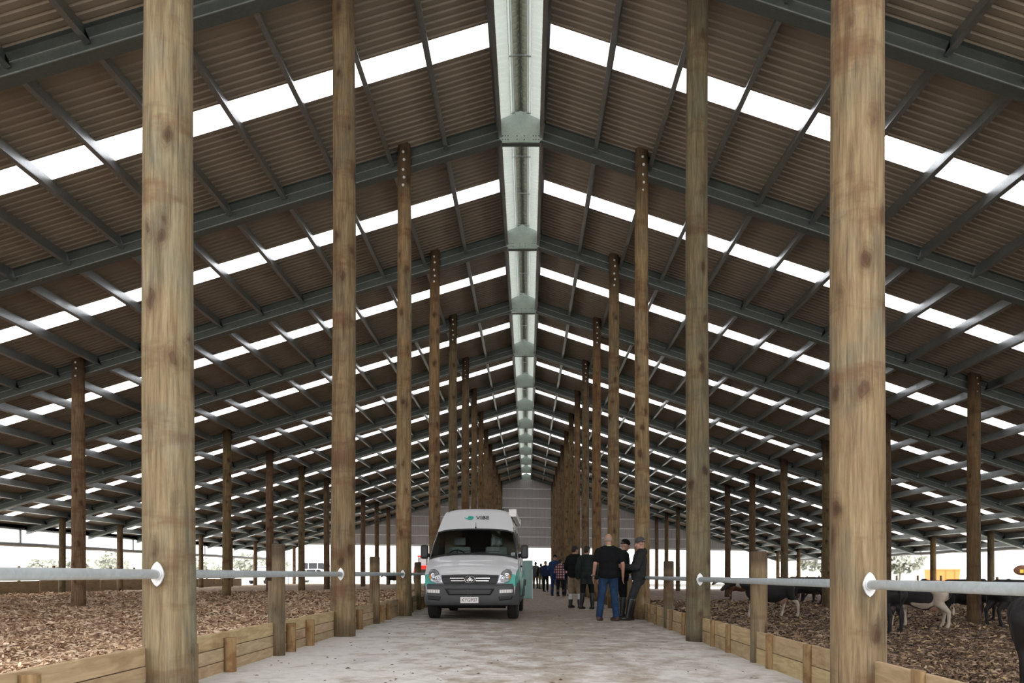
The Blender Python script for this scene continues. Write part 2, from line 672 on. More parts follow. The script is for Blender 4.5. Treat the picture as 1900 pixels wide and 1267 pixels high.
for i in range(7):
    z = 3.70 + i * 0.985
    half = min(24.0, (roof_z(RIDGE_X) - 0.3 - z) / SLOPE)
    mb = MB()
    a, b = -half, half
    za, zb = z - TILT * a, z - TILT * b
    mb.prism([(a, za), (b, zb), (b, zb + 0.10), (a, za + 0.10)], WY - 0.10, WY - 0.03)
    mb.obj('girt', MAT['girt'], wall_back)
# outer edge of roof carries on to the wall
for s in (-1, 1):
    inst('roof_sheet', sh_mesh[s], ceiling, (0, frame_y(N_FR) + 0.275 - 0.1 - 0.4, 0.008))

# ------------------------------------------------------------------ floors
def M_concrete():
    t = NT('alley_concrete')
    v = t.coord('Object')
    fine = t.noise(v, 9, 6, 0.65)
    big = t.noise(t.coord('Object', (1.0, 0.45, 1)), 0.9, 5, 0.6)
    base = t.ramp(fine, [(0.3, (0.53, 0.515, 0.48)), (0.7, (0.71, 0.695, 0.66))])
    # tracked mud: strongest along the middle and the far part of the alley
    x = t.sep(v)
    mid = t.math('SUBTRACT', 1.0, t.math('MULTIPLY', t.math('ABSOLUTE', t.math('SUBTRACT', x[0], 0.5)), 0.42))
    far = t.ramp(t.math('MULTIPLY', x[1], 0.02), [(0.20, 0.0), (0.42, 0.55)])
    mud = t.math('ADD', t.math('MULTIPLY', t.noise(t.coord('Object', (1.0, 0.8, 1)), 2.3, 8, 0.72, 0.2), 1.0), t.math('MULTIPLY', mid, 0.15))
    mud = t.math('ADD', mud, t.math('MULTIPLY', far, 0.35))
    m = t.ramp(mud, [(0.52, 0.0), (0.60, 0.40), (0.70, 0.8), (0.85, 0.95)])
    mudcol = t.ramp(t.noise(v, 14, 4), [(0.3, (0.18, 0.13, 0.085)), (0.7, (0.39, 0.315, 0.23))])
    col = t.mix(m, base, mudcol)
    damp = t.ramp(big, [(0.60, 0.0), (0.68, 0.45)])
    col = t.mix(damp, col, (0.27, 0.255, 0.235))
    h = t.math('ADD', fine, t.math('MULTIPLY', m, 0.8))
    return t.bsdf(col, t.ramp(damp, [(0.0, 0.75), (0.45, 0.5)]), 0.0, t.bump(h, 0.25, 0.01))
MAT['concrete'] = M_concrete()
mb = MB()
mb.add([(-2.86, -3, ground(-2.86)), (2.60, -3, ground(2.60)), (2.60, 86, ground(2.60)), (-2.86, 86, ground(-2.86)),
        (-2.86, -3, ground(-2.86) - 0.2), (2.60, -3, ground(2.60) - 0.2), (2.60, 86, ground(2.60) - 0.2), (-2.86, 86, ground(-2.86) - 0.2)],
       [(0, 1, 2, 3), (4, 7, 6, 5), (0, 4, 5, 1), (1, 5, 6, 2), (2, 6, 7, 3), (3, 7, 4, 0)])
floor = mb.obj('floor', MAT['concrete'])
floor['kind'] = 'structure'
floor['label'] = 'pale concrete alley floor streaked with brown mud'

def M_grass():
    t = NT('outside_ground')
    v = t.coord('Object')
    n = t.noise(v, 0.15, 6, 0.6)
    n2 = t.noise(v, 3, 4)
    gr = t.ramp(n2, [(0.3, (0.20, 0.23, 0.12)), (0.7, (0.34, 0.36, 0.22))])
    gv = t.ramp(n2, [(0.3, (0.55, 0.53, 0.50)), (0.7, (0.70, 0.68, 0.65))])
    return t.bsdf(t.mix(t.ramp(n, [(0.50, 0.0), (0.56, 1.0)]), gv, gr), 0.95)
MAT['outside'] = M_grass()
def slab(x0, x1, y0, y1, z, label):
    mb = MB()
    mb.box(((x0 + x1) / 2, (y0 + y1) / 2, z - 0.15), (x1 - x0, y1 - y0, 0.3))
    g = mb.obj('ground', MAT['outside'])
    g['kind'] = 'structure'
    g['label'] = label
slab(-900, -25.2, -80, 86, -0.08, 'grass paddock left of the shed')
slab(25.0, 900, -80, 86, -0.45, 'gravel yard right of the shed')
slab(-900, 900, 86, 1200, -0.10, 'pale yard and paddock beyond the far end')
slab(-25.2, 25.0, -80, -3, -0.10, 'yard in front of the shed')

# ------------------------------------------------------------------ bedding
def bed_z(x, y):
    a = abs(x)
    if x < 0:
        z = np.interp(a, [2.8, 5, 13, 25.3], [0.24, 0.06, -0.06, -0.06])
    else:
        z = np.interp(a, [2.5, 3.6, 13, 25.3], [-0.30, -0.50, -0.56, -0.58])
    return z + 0.035 * math.sin(x * 1.7 + y * 0.9) * math.sin(y * 1.3 - x * 0.6) + 0.02 * math.sin(3.1 * x + 2.3 * y)

def M_bedding(name, dark, mid, light):
    t = NT(name)
    v = t.coord('Object')
    w = t.noise(v, 6, 3)
    vo = t.n('TexVoronoi', feature='F1')
    mp = t.n('VectorMath', operation='ADD')
    t.l(v, mp.inputs[0])
    nn = t.n('TexNoise')
    t.l(v, nn.inputs['Vector'])
    nn.inputs['Scale'].default_value = 9
    sc = t.n('VectorMath', operation='SCALE')
    t.l(nn.outputs['Color'], sc.inputs[0])
    sc.inputs['Scale'].default_value = 0.25
    t.l(sc.outputs[0], mp.inputs[1])
    t.l(mp.outputs[0], vo.inputs['Vector'])
    vo.inputs['Scale'].default_value = 17
    r = t.sep(vo.outputs['Color'])
    col = t.ramp(r[0], [(0.05, dark), (0.45, mid), (0.95, light)])
    col = t.mix(t.ramp(t.noise(v, 0.7, 4), [(0.4, 0.0), (0.7, 0.45)]), col, dark)
    edge = t.ramp(vo.outputs['Distance'], [(0.3, 1.0), (0.8, 0.5)])
    col = t.mix(1.0, col, edge, 'MULTIPLY')
    h = t.math('ADD', t.math('MULTIPLY', r[1], 0.6), t.math('MULTIPLY', w, 0.6))
    return t.bsdf(col, 0.9, 0.0, t.bump(h, 1.0, 0.05))
MAT['bed_l'] = M_bedding('wood_chip_bed', (0.28, 0.17, 0.10), (0.55, 0.385, 0.25), (0.76, 0.60, 0.43))
MAT['bed_r'] = M_bedding('wood_chip_bed_dark', (0.11, 0.075, 0.05), (0.30, 0.205, 0.14), (0.56, 0.43, 0.30))

def bedding(side, x_in, x_out, mat, name, label):
    ys = np.concatenate([np.arange(-2, 24, 0.35), np.arange(24, 86, 1.6)])
    xs = np.concatenate([np.arange(0, 9, 0.35), np.linspace(9, abs(x_out) - abs(x_in), 14)])
    mb = MB()
    vs = []
    for y in ys:
        for d in xs:
            x = x_in + side * d
            vs.append((x, y, bed_z(x, y)))
    n = len(xs)
    fs = [(i * n + j, i * n + j + 1, (i + 1) * n + j + 1, (i + 1) * n + j) for i in range(len(ys) - 1) for j in range(n - 1)]
    mb.add(vs, fs)
    o = mb.obj(name, mat, smooth='all')
    o['kind'] = 'stuff'
    o['label'] = label
    return o
bedding(-1, -2.90, -25.2, MAT['bed_l'], 'bedding', 'brown wood chip bedding in the empty pen left of the alley')
bedding(1, 2.62, 25.0, MAT['bed_r'], 'bedding', 'dark wood chip bedding under the cows right of the alley')

# loose chips lying on the bedding (nobody could count them)
def chips(side, n, mat_list, name, label, x_in, seed):
    rng = np.random.default_rng(seed)
    # nearer ground gets more chips
    u = rng.random(n)
    d = 3.2 * (46 / 3.2) ** u
    half = 980 / F_PX
    lat0 = abs(x_in) + 0.03
    x = lat0 + rng.random(n) * np.maximum(0.0, d * 0.78 + 0.6 - lat0)
    ok = d * 0.66 + 0.6 > lat0
    d, x = d[ok], x[ok]
    n = len(d)
    X = side * x
    Z = np.array([bed_z(a, b) for a, b in zip(X, d)])
    L = rng.uniform(0.018, 0.058, n) * np.interp(d, [3, 12, 26, 46], [0.85, 1.2, 2.0, 2.8])
    W = L * rng.uniform(0.12, 0.32, n)
    yaw = rng.random(n) * 2 * math.pi
    pit = rng.normal(0, 0.33, n)
    rol = rng.normal(0, 0.45, n)
    cy, sy = np.cos(yaw), np.sin(yaw)
    ax_ = np.stack([cy * np.cos(pit), sy * np.cos(pit), np.sin(pit)], 1)
    bx = np.stack([-sy * np.cos(rol), cy * np.cos(rol), np.sin(rol)], 1)
    c = np.stack([X, d, Z + rng.uniform(0.0, 0.028, n)], 1)
    a = ax_ * L[:, None]
    b = bx * W[:, None]
    up = np.array([0, 0, 1.0]) * (L * 0.22)[:, None]
    v = np.stack([c - a - b, c - a + b, c + up + b, c + up - b, c + a + b * 0.7, c + a - b * 0.7], 1).reshape(-1, 3)
    idx = np.arange(n)[:, None] * 6
    f = np.concatenate([idx + np.array([0, 1, 2, 3]), idx + np.array([3, 2, 4, 5])], 1).reshape(-1, 4)
    me = bpy.data.meshes.new(name)
    me.vertices.add(len(v))
    me.vertices.foreach_set('co', v.ravel())
    me.loops.add(f.size)
    me.loops.foreach_set('vertex_index', f.ravel().astype(np.int32))
    me.polygons.add(len(f))
    me.polygons.foreach_set('loop_start', np.arange(0, f.size, 4, dtype=np.int32))
    for m in mat_list:
        me.materials.append(m)
    mi = np.repeat(rng.choice(len(mat_list), n, p=[0.30, 0.40, 0.22, 0.08]), 2).astype(np.int32)
    me.polygons.foreach_set('material_index', mi)
    me.update(calc_edges=True)
    me.validate()
    o = bpy.data.objects.new(name, me)
    link(o)
    o['kind'] = 'stuff'
    o['label'] = label
    return o
cl = [plain('chip_a', (0.31, 0.19, 0.115), 0.9), plain('chip_b', (0.58, 0.41, 0.27), 0.9), plain('chip_c', (0.78, 0.60, 0.43), 0.9), plain('chip_d', (0.70, 0.56, 0.40), 0.9)]
cr = [plain('chip_e', (0.11, 0.07, 0.047), 0.9), plain('chip_f', (0.29, 0.19, 0.125), 0.9), plain('chip_g', (0.52, 0.385, 0.26), 0.9), plain('chip_h', (0.50, 0.36, 0.17), 0.9)]
chips(-1, 160000, cl, 'wood_chips', 'loose pale wood chips on the left pen bedding', -2.92, 3)
chips(1, 140000, cr, 'wood_chips', 'loose wood chips on the right pen bedding', 2.66, 4)

# ------------------------------------------------------------------ posts
ORD = ['', 'first', 'second', 'third', 'fourth', 'fifth', 'sixth', 'seventh', 'eighth', 'ninth', 'tenth', 'eleventh', 'twelfth', 'thirteenth', 'fourteenth', 'fifteenth']
def post_mesh(h, r0, seed, taper=0.0030, wob=0.010):
    rg = random.Random(seed)
    n, rings = 22, 12
    mb = MB()
    ph = [rg.uniform(0, 6.28) for _ in range(4)]
    vs, fs = [], []
    for i in range(rings + 1):
        z = -0.15 + (h + 0.15) * i / rings
        r = r0 - taper * max(z, 0)
        ox = wob * math.sin(z * 0.6 + ph[0])
        oy = wob * math.sin(z * 0.5 + ph[1])
        for k in range(n):
            a = 2 * math.pi * k / n
            rr = r * (1 + 0.012 * math.sin(2 * a + ph[2] + z * 0.4) + 0.008 * math.sin(5 * a + ph[3]))
            vs.append((ox + rr * math.cos(a), oy + rr * math.sin(a), z))
    for i in range(rings):
        for k in range(n):
            k2 = (k + 1) % n
            fs.append((i * n + k, i * n + k2, (i + 1) * n + k2, (i + 1) * n + k))
    # chamfered saw-cut end
    b = rings * n
    top = h + 0.025
    for k in range(n):
        x, y, z = vs[b + k]
        vs.append((x * 0.88, y * 0.88, top))
    t0 = len(vs) - n
    for k in range(n):
        k2 = (k + 1) % n
        fs.append((b + k, b + k2, t0 + k2, t0 + k))
    fs.append(tuple(t0 + k for k in range(n)))
    mb.add(vs, fs)
    return mb.mesh('timber_post', [MAT['post']], smooth=45)

bolt_mb = MB()
bolt_mb.lathe([(0.030, 0.0), (0.030, -0.008), (0.016, -0.010), (0.016, -0.03)], 'y', (0, 0, 0), 10)
bolt_me = bolt_mb.mesh('bolt', [MAT['galv_bright']])

def post(x, y, r0, h, seed, color, label, group, bolts=0):
    o = inst('timber_post', post_mesh(h, r0, seed), None, (x, y, ground(x) if abs(x) < 4 else bed_z(x, y)))
    o.color = (*color, 1)
    tag(o, label, 'post', group)
    for b in range(bolts):
        z = h - 0.22 - 0.17 * b - (0.05 if b > 1 else 0)
        inst('bolt', bolt_me, o, (0.0 + 0.02 * (b % 2), -(r0 - 0.0030 * z) + 0.004, z))
    return o

inner_r = {(-1, 1): 0.192, (-1, 2): 0.186, (1, 1): 0.207, (1, 2): 0.182}
inner_col = {(-1, 1): (1.12, 1.17, 1.14), (-1, 2): (1.0, 0.95, 0.85), (-1, 3): (1.38, 1.26, 1.08), (-1, 4): (1.3, 1.1, 0.9), (-1, 5): (0.95, 0.93, 0.82),
             (1, 1): (1.12, 1.08, 1.0), (1, 2): (0.78, 0.82, 0.74), (1, 3): (1.38, 1.28, 1.12), (1, 4): (1.25, 1.16, 1.0), (1, 5): (1.3, 1.02, 0.8)}
inner_lab = {(-1, 1): 'thick pale timber post with green stains, nearest on the left of the alley',
             (-1, 2): 'second timber post from the front on the left of the alley',
             (-1, 3): 'third timber post from the front on the left, just before the van',
             (1, 1): 'thick knotty yellow timber post, nearest on the right of the alley',
             (1, 2): 'grey green timber post, second from the front on the right of the alley',
             (1, 3): 'third timber post from the front on the right, behind the people'}
for s in (-1, 1):
    sd = 'left' if s < 0 else 'right'
    for k in range(0, N_FR + 1):
        x = ROW_L if s < 0 else ROW_R
        y = frame_y(k) - 0.18 - 0.05
        h = roof_z(x) - 0.03 - ground(x) + 0.06
        lab = inner_lab.get((s, k)) or ('timber post behind the camera on the %s of the alley' % sd if k == 0 else
              '%s round timber post from the front in the row along the %s of the alley' % (ORD[k], sd))
        j = rnd.uniform(1.0, 1.35)
        colr = inner_col.get((s, k), (j, j * rnd.uniform(0.82, 0.98), j * rnd.uniform(0.66, 0.9)))
        post(x, y, inner_r.get((s, k), 0.178 + rnd.uniform(-0.006, 0.006)), h, 10 * k + s, colr, lab, 'posts along the %s of the alley' % sd, 5 if 3 <= k <= 6 else 0)
    for row, xr, k0 in (('middle', -13.2 if s < 0 else 13.1, 4), ('eave', -23.8 if s < 0 else 23.65, 7)):
        for i, k in enumerate(range(k0, N_FR + 1)):
            y = frame_y(k) - 0.23
            h = roof_z(xr) - bed_z(xr, y) + (0.10 if row == 'middle' else 0.12)
            j = rnd.uniform(0.85, 1.2)
            colr = (j, j * rnd.uniform(0.78, 0.95), j * rnd.uniform(0.6, 0.85))
            if row == 'eave' and k == 7:
                colr = (0.75, 0.78, 0.68)
            if row == 'middle' and s > 0:
                colr = tuple(c * 0.8 for c in colr)
            lab = '%s post from the front in the %s row %s pen' % (ORD[i + 1], {'middle': 'row down the middle of the', 'eave': 'row under the eave of the'}[row].replace('row ', '', 1), sd)
            post(xr, y, 0.195 if row == 'middle' else 0.17, h, 300 + 20 * k + int(xr), colr, lab.replace('row down', 'line down').replace('row under', 'line under'), '%s row posts in the %s pen' % (row, sd), 3 if (row == 'middle' and k == 4) else 0)

# ------------------------------------------------------------------ pipe rails with diamond flanges
def flange_mesh():
    mb = MB()
    pl = []
    for a in range(24):
        t = a / 24 * 2 * math.pi
        # diamond with rounded tips
        r = 1.0 / ((abs(math.cos(t)) / 0.056) ** 1.5 + (abs(math.sin(t)) / 0.092) ** 1.45) ** (1 / 1.45)
        pl.append((r * math.cos(t), r * math.sin(t)))
    mb.prism(pl, -0.008, 0.008)
    mb.lathe([(0.043, -0.03), (0.043, 0.0)], 'y', (0, 0, 0), 16)
    return mb.mesh('flange', [MAT['galv_bright']])
fl_me = flange_mesh()
MAT['rail'] = M_galv('rail_pipe', (0.56, 0.62, 0.65), 0.42, 0.45)
for s in (-1, 1):
    sd = 'left' if s < 0 else 'right'
    x = ROW_L if s < 0 else ROW_R
    z = EYE if s < 0 else EYE - 0.077
    for k in range(0, N_FR):
        y0 = frame_y(k) - 0.23 + inner_r.get((s, k), 0.181) - 0.004
        y1 = frame_y(k + 1) - 0.23 - inner_r.get((s, k + 1), 0.181) - 0.004
        lab = ['%s galvanised pipe rail in the frame on the %s, running towards the camera' % ('nearest', sd),
               'galvanised pipe rail between the first and second posts %s of the alley' % sd][k] if k < 2 else \
              'galvanised pipe rail between the %s and %s posts %s of the alley' % (ORD[k], ORD[k + 1], sd)
        r = thing('pipe_rail', lab, 'rail', (x, (y0 + y1) / 2, z), 0, 'pipe rails along the %s of the alley' % sd)
        mb = MB()
        h = (y1 - y0) / 2
        mb.tube([(0, -h, 0), (0, h, 0)], 0.0355, 20)
        mb.obj('pipe', MAT['rail'], r, smooth=40)
        inst('flange', fl_me, r, (0, h - 0.012, 0))
        inst('flange', fl_me, r, (0, -h + 0.012, 0), (math.pi, 0, 0))

# ------------------------------------------------------------------ plank edging with pegs, one run per half bay, and short posts
def peg_mesh(seed):
    rg = random.Random(seed)
    r = 0.058
    n = 14
    mb = MB()
    poly = [(r * math.cos(2 * math.pi * k / n), r * math.sin(2 * math.pi * k / n)) for k in range(n)]
    mb.prism(poly, -0.1, 0.36, 'z')
    return mb.mesh('peg', [MAT['peg']], smooth=45)
peg_me = peg_mesh(1)
n_wall = 0
for s in (-1, 1):
    sd = 'left' if s < 0 else 'right'
    xf = -2.85 if s < 0 else 2.56
    g0 = ground(xf)
    for k in range(0, N_FR):
        for half in (0, 1):
            ya = frame_y(k) - 0.085 if half == 0 else frame_y(k) + 2.86
            yb = frame_y(k) + 2.74 if half == 0 else frame_y(k + 1) - 0.38
            where = 'front' if half == 0 else 'back'
            lab = 'plank edging %s of the alley, %s half of the %s bay' % (sd, where, ORD[k + 1])
            w = thing('plank_edging', lab, 'edging', (xf, (ya + yb) / 2, g0), 0, 'plank edging along the %s pen' % sd)
            L = yb - ya
            hs = [0.125, 0.125, 0.145] if s < 0 else [0.19, 0.185]
            z = -0.02
            for hgt in hs:
                mb = MB()
                mb.box((0, 0, hgt / 2), (0.046, L, hgt - 0.007))
                p = mb.obj('plank', MAT['plank'], w, loc=(s * 0.024 + rnd.uniform(-0.004, 0.004), rnd.uniform(-0.01, 0.01), z), bevel=0.005 if k < 4 else 0)
                j = rnd.uniform(0.85, 1.1)
                p.color = (j, j * rnd.uniform(0.93, 1.02), j * rnd.uniform(0.85, 1.0), 1)
                z += hgt
            for fr in ((0.15, 0.47) if half == 0 else (0.14, 0.45)) if s < 0 else ((0.38, 0.80) if half == 0 else (0.40, 0.72)):
                if s < 0:
                    p = inst('peg', peg_me, w, (-s * 0.045, -L / 2 + L * fr, 0), (0, 0, rnd.uniform(0, 6)), (1, 1, rnd.uniform(0.88, 1.0)))
                else:
                    p = inst('peg', peg_me, w, (-s * 0.012, -L / 2 + L * fr, 0), (0, 0, 0), (0.65, 1.25, rnd.uniform(0.98, 1.03)))
                j = rnd.uniform(0.8, 1.1)
                p.color = (j, j * 0.95, j * 0.85, 1)
        # short post between the halves
        h = 1.27 - 0.015 * k
        x = -2.84 if s < 0 else 2.61
        y = frame_y(k) + 2.80
        mb = MB()
        n = 16
        r = 0.095 if k < 3 else 0.088
        c = 0.0 
        vs = []
        poly = [(r * math.cos(2 * math.pi * q / n), r * math.sin(2 * math.pi * q / n)) for q in range(n)]
        if s < 0 and k == 1:
            mb.prism(poly, -0.1, 0.84, 'z')
            mb.prism([(max(a, -0.028), b) for a, b in poly], 0.84, h, 'z')
        else:
            mb.prism(poly, -0.1, h - 0.012, 'z')
            mb.prism([(a * 0.9, b * 0.9) for a, b in poly], h - 0.012, h, 'z')
        o = mb.obj('short_post', MAT['post'], None, smooth=45, loc=(x, y, ground(x)))
        j = rnd.uniform(0.78, 0.95)
        o.color = (j * 1.1, j * 1.06, j * 0.98, 1)
        tag(o, 'waist high timber post behind the pipe rail %s, in the %s bay' % (sd, ORD[k + 1]), 'post', 'short posts along the %s rail' % sd)
# ================================================================== the campervan
# local frame: +y to the rear, x to the right as seen from the camera, z up
MAT['van_white'] = plain('van_white_paint', (0.66, 0.68, 0.70), 0.28, 0.0, 0.03, 1.0, Coat_Weight=0.3)
MAT['van_teal'] = plain('van_teal_graphic', (0.06, 0.42, 0.36), 0.3, 0.0)
MAT['van_grey'] = plain('van_grey_bumper', (0.062, 0.066, 0.070), 0.6, 0.0, 0.1, 4)
MAT['van_black'] = plain('van_black_plastic', (0.012, 0.013, 0.014), 0.45)
MAT['chrome'] = plain('chrome', (0.75, 0.76, 0.78), 0.15, 1.0)
MAT['interior'] = plain('cab_grey_trim', (0.16, 0.16, 0.155), 0.8)
MAT['seat_cloth'] = plain('seat_cloth', (0.30, 0.32, 0.31), 0.9, 0, 0.2, 20)
MAT['plate'] = plain('plate_white', (0.80, 0.78, 0.78), 0.4)
MAT['plate_ink'] = plain('plate_ink', (0.03, 0.012, 0.02), 0.5)
MAT['dark_ink'] = plain('dark_lettering', (0.02, 0.03, 0.03), 0.4)
MAT['amber'] = plain('amber_lens', (0.75, 0.28, 0.05), 0.2)
def M_glass(name, col, alpha=0.35, rough=0.03):
    t = NT(name)
    g = t.n('BsdfGlossy')
    g.inputs['Roughness'].default_value = rough
    t.setin(g.inputs['Color'], (1, 1, 1))
    tr = t.n('BsdfTransparent')
    t.setin(tr.inputs['Color'], col)
    fr = t.n('Fresnel')
    fr.inputs['IOR'].default_value = 1.5
    mx = t.n('MixShader')
    t.l(fr.outputs[0], mx.inputs[0])
    t.l(tr.outputs[0], mx.inputs[1])
    t.l(g.outputs[0], mx.inputs[2])
    t.l(mx.outputs[0], t.out.inputs[0])
    return t.mat
MAT['windscreen'] = M_glass('windscreen_glass', (0.78, 0.86, 0.84))
MAT['side_glass'] = plain('tinted_glass', (0.012, 0.016, 0.018), 0.06)
MAT['lens'] = M_glass('lamp_lens', (0.92, 0.93, 0.95))

VAN_TOP = 2.40
_hz = [0.30, 0.55, 0.95, 1.25, 1.60, 1.95, 2.20, 2.33, 2.40]
_hw = [0.90, 0.945, 0.96, 0.945, 0.895, 0.825, 0.755, 0.705, 0.66]
def van_hw(z):
    return float(np.interp(z, _hz, _hw))
_ty = [0.0, 0.04, 0.12, 0.30, 0.62, 0.78, 1.36, 1.72, 1.82, 2.0, 5.3, 5.38]
_tz = [0.93, 0.98, 1.04, 1.11, 1.23, 1.30, 1.88, 2.30, 2.37, 2.40, 2.40, 2.36]
def van_top(y):
    return float(np.interp(y, _ty, _tz))
_py = [0.0, 0.05, 0.15, 0.35, 0.7, 1.2, 5.2, 5.38]
_pf = [0.95, 0.96, 0.97, 0.99, 0.998, 1.0, 1.0, 0.97]
def van_plan(y):
    return float(np.interp(y, _py, _pf))
def van_bot(y):
    return float(np.interp(y, [0, 0.1, 5.38], [0.42, 0.34, 0.34]))
def van_surf_top(y, u):
    """upper skin: u in -1..1 across"""
    T = van_top(y)
    w = van_hw(T) * van_plan(y)
    crown = 0.05 if y < 1.0 else (0.03 if y < 1.4 else 0.014)
    return Vector((u * w, y - 0.055 * (1 - u * u) * (1 if 0.5 < y < 2.1 else 0.6), T + crown * (1 - u * u) - 0.05 * abs(u) ** 6))
def van_surf_side(y, z, s):
    return Vector((s * van_hw(z) * van_plan(y), y, z))

van = thing('campervan', 'white and teal high roof campervan parked facing the camera in the alley', 'van', (-1.165, 16.75, ground(-1.1)), math.radians(-1.2))

def van_body():
    mb = MB()
    ys = [0.0, 0.02, 0.05, 0.09, 0.15, 0.22, 0.30, 0.40, 0.50, 0.62, 0.70, 0.78, 0.90, 1.02, 1.14, 1.26, 1.36, 1.45, 1.55, 1.65, 1.72, 1.80, 1.88, 1.95, 2.1, 2.4, 3.0, 3.8, 4.6, 5.2, 5.30, 5.38]
    ns, nt = 12, 16
    rows = []
    for y in ys:
        T, B = van_top(y), van_bot(y)
        row = []
        for i in range(ns):
            z = B + (T - 0.05 - B) * i / (ns - 1)
            row.append(van_surf_side(y, z, -1))
        for j in range(nt + 1):
            row.append(van_surf_top(y, -1 + 2 * j / nt))
        for i in reversed(range(ns)):
            z = B + (T - 0.05 - B) * i / (ns - 1)
            row.append(van_surf_side(y, z, 1))
        rows.append(row)
    n = len(rows[0])
    vs = [p for r in rows for p in r]
    fs = []
    for i in range(len(ys) - 1):
        for j in range(n - 1):
            if 0.78 <= ys[i] and ys[i + 1] <= 1.361 and ns <= j < ns + nt:
                continue      # windscreen opening
            fs.append((i * n + j, i * n + j + 1, (i + 1) * n + j + 1, (i + 1) * n + j))
    # nose skin and tail skin
    fs.append(tuple(range(n)))
    fs.append(tuple(reversed(range((len(ys) - 1) * n, len(ys) * n))))
    mb.add(vs, fs)
    return mb.obj('body', MAT['van_white'], van, smooth=38)
body = van_body()

def top_panel(name, mat, y0, y1, u0, u1, off, parent, ny=8, nu=16, smooth=True):
    mb = MB()
    vs, fs = [], []
    for i in range(ny + 1):
        for j in range(nu + 1):
            p = van_surf_top(y0 + (y1 - y0) * i / ny, u0 + (u1 - u0) * j / nu)
            vs.append(p + Vector((0, -off * 0.7, off * 0.7)))
    n = nu + 1
    for i in range(ny):
        for j in range(nu):
            fs.append((i * n + j, i * n + j + 1, (i + 1) * n + j + 1, (i + 1) * n + j))
    mb.add(vs, fs)
    return mb.obj(name, mat, parent, smooth='all')

ws = top_panel('windscreen', MAT['windscreen'], 0.785, 1.355, -0.985, 0.985, 0.008, van)
# black surround of the windscreen
def ring(y0, y1, u1, wy, wu, off):
    mb = MB()
    def q(ya, yb, ua, ub, n=14, along='u'):
        vs, fs = [], []
        for i in range(n + 1):
            f = i / n
            if along == 'u':
                a = van_surf_top(ya, ua + (ub - ua) * f)
                b = van_surf_top(yb, ua + (ub - ua) * f)
            else:
                a = van_surf_top(ya + (yb - ya) * f, ua)
                b = van_surf_top(ya + (yb - ya) * f, ub)
            vs += [a + Vector((0, -off, off)), b + Vector((0, -off, off))]
        for i in range(n):
            fs.append((2 * i, 2 * i + 1, 2 * i + 3, 2 * i + 2))
        mb.add(vs, fs)
    q(y0, y0 + wy, -u1, u1)
    q(y1 - wy * 0.8, y1, -u1, u1)
    q(y0, y1, -u1, -u1 + wu, along='y')
    q(y0, y1, u1, u1 - wu, along='y')
    return mb
ring(0.765, 1.375, 0.992, 0.045, 0.035, 0.011).obj('windscreen_surround', MAT['van_black'], van, smooth='all')
# wipers
for x0, x1 in ((-0.62, -0.05), (0.02, 0.60)):
    mb = MB()
    a = van_surf_top(0.80, x0)
    b = van_surf_top(0.845, x1)
    mb.tube([a + Vector((0, -0.03, 0.025)), b + Vector((0, -0.025, 0.03))], [0.009, 0.006], 6)
    mb.obj('wiper', MAT['van_black'], van)

# cab: dashboard, steering wheel, seats, bulkhead
mb = MB()
mb.prism([(0.80, 0.95), (1.25, 0.95), (1.25, 1.18), (1.05, 1.27), (0.86, 1.25)], -0.84, 0.84, 'x')
mb.obj('dashboard', MAT['interior'], van, bevel=0.02)
mb = MB()
c = Vector((-0.40, 1.33, 1.30))
rot = Matrix.Rotation(math.radians(-55), 3, 'X')
pts = [c + rot @ Vector((0.20 * math.cos(a), 0.20 * math.sin(a), 0)) for a in np.linspace(0, 2 * math.pi, 25)]
mb.tube(pts, 0.017, 8, cap=False)
for a in (math.pi / 2 * 3, 0.3, math.pi - 0.3):
    mb.tube([c, c + rot @ Vector((0.20 * math.cos(a), 0.20 * math.sin(a), 0))], 0.013, 6)
mb.ellipsoid(c, (0.06, 0.06, 0.03), rot=rot)
mb.obj('steering_wheel', MAT['van_black'], van, smooth=True)
for x in (-0.42, 0.42):
    mb = MB()
    mb.box((x, 1.95, 1.25), (0.50, 0.14, 0.62), Matrix.Rotation(math.radians(-10), 3, 'X'))
    mb.box((x, 1.72, 0.92), (0.50, 0.50, 0.14))
    s_ = mb.obj('seat', MAT['seat_cloth'], van, bevel=0.04)
    mb = MB()
    mb.box((x, 2.02, 1.68), (0.27, 0.10, 0.18))
    mb.obj('headrest', MAT['seat_cloth'], s_, bevel=0.03)
mb = MB()
mb.box((0.55, 2.35, 1.35), (0.55, 0.05, 1.5))
mb.box((-0.60, 2.35, 1.35), (0.40, 0.05, 1.5))
mb.obj('cupboard', plain('cab_cupboard', (0.60, 0.50, 0.36), 0.6), van)
mb = MB()
mb.box((0.0, 2.6, 0.62), (1.7, 2.6, 0.04))
mb.obj('cab_floor', MAT['interior'], van)

# bonnet seam, number plate, bumper, grille, lamps
def front_y(x, z):
    """y of the nose at a height and a lateral position"""
    lo, hi = 0.0, 1.2
    for _ in range(24):
        m = (lo + hi) / 2
        if van_hw(z) * van_plan(m) >= abs(x) and van_top(m) >= z:
            hi = m
        else:
            lo = m
    return hi
def nose_patch(name, mat, outline, off, parent, n=1, thick=0.03, curve=0.06):
    """a panel following the nose: outline in (x, z)"""
    mb = MB()
    fv = []
    for x, z in outline:
        fv.append(Vector((x, front_y(x, z) - off - curve * (1 - (x / 0.95) ** 2), z)))
    bv = [p + Vector((0, thick + curve, 0)) for p in fv]
    m = len(outline)
    fs = [tuple(range(m)), tuple(reversed(range(m, 2 * m)))] + [(k, k + m, (k + 1) % m + m, (k + 1) % m) for k in range(m)]
    mb.add(fv + bv, fs)
    return mb.obj(name, mat, parent, smooth=30)

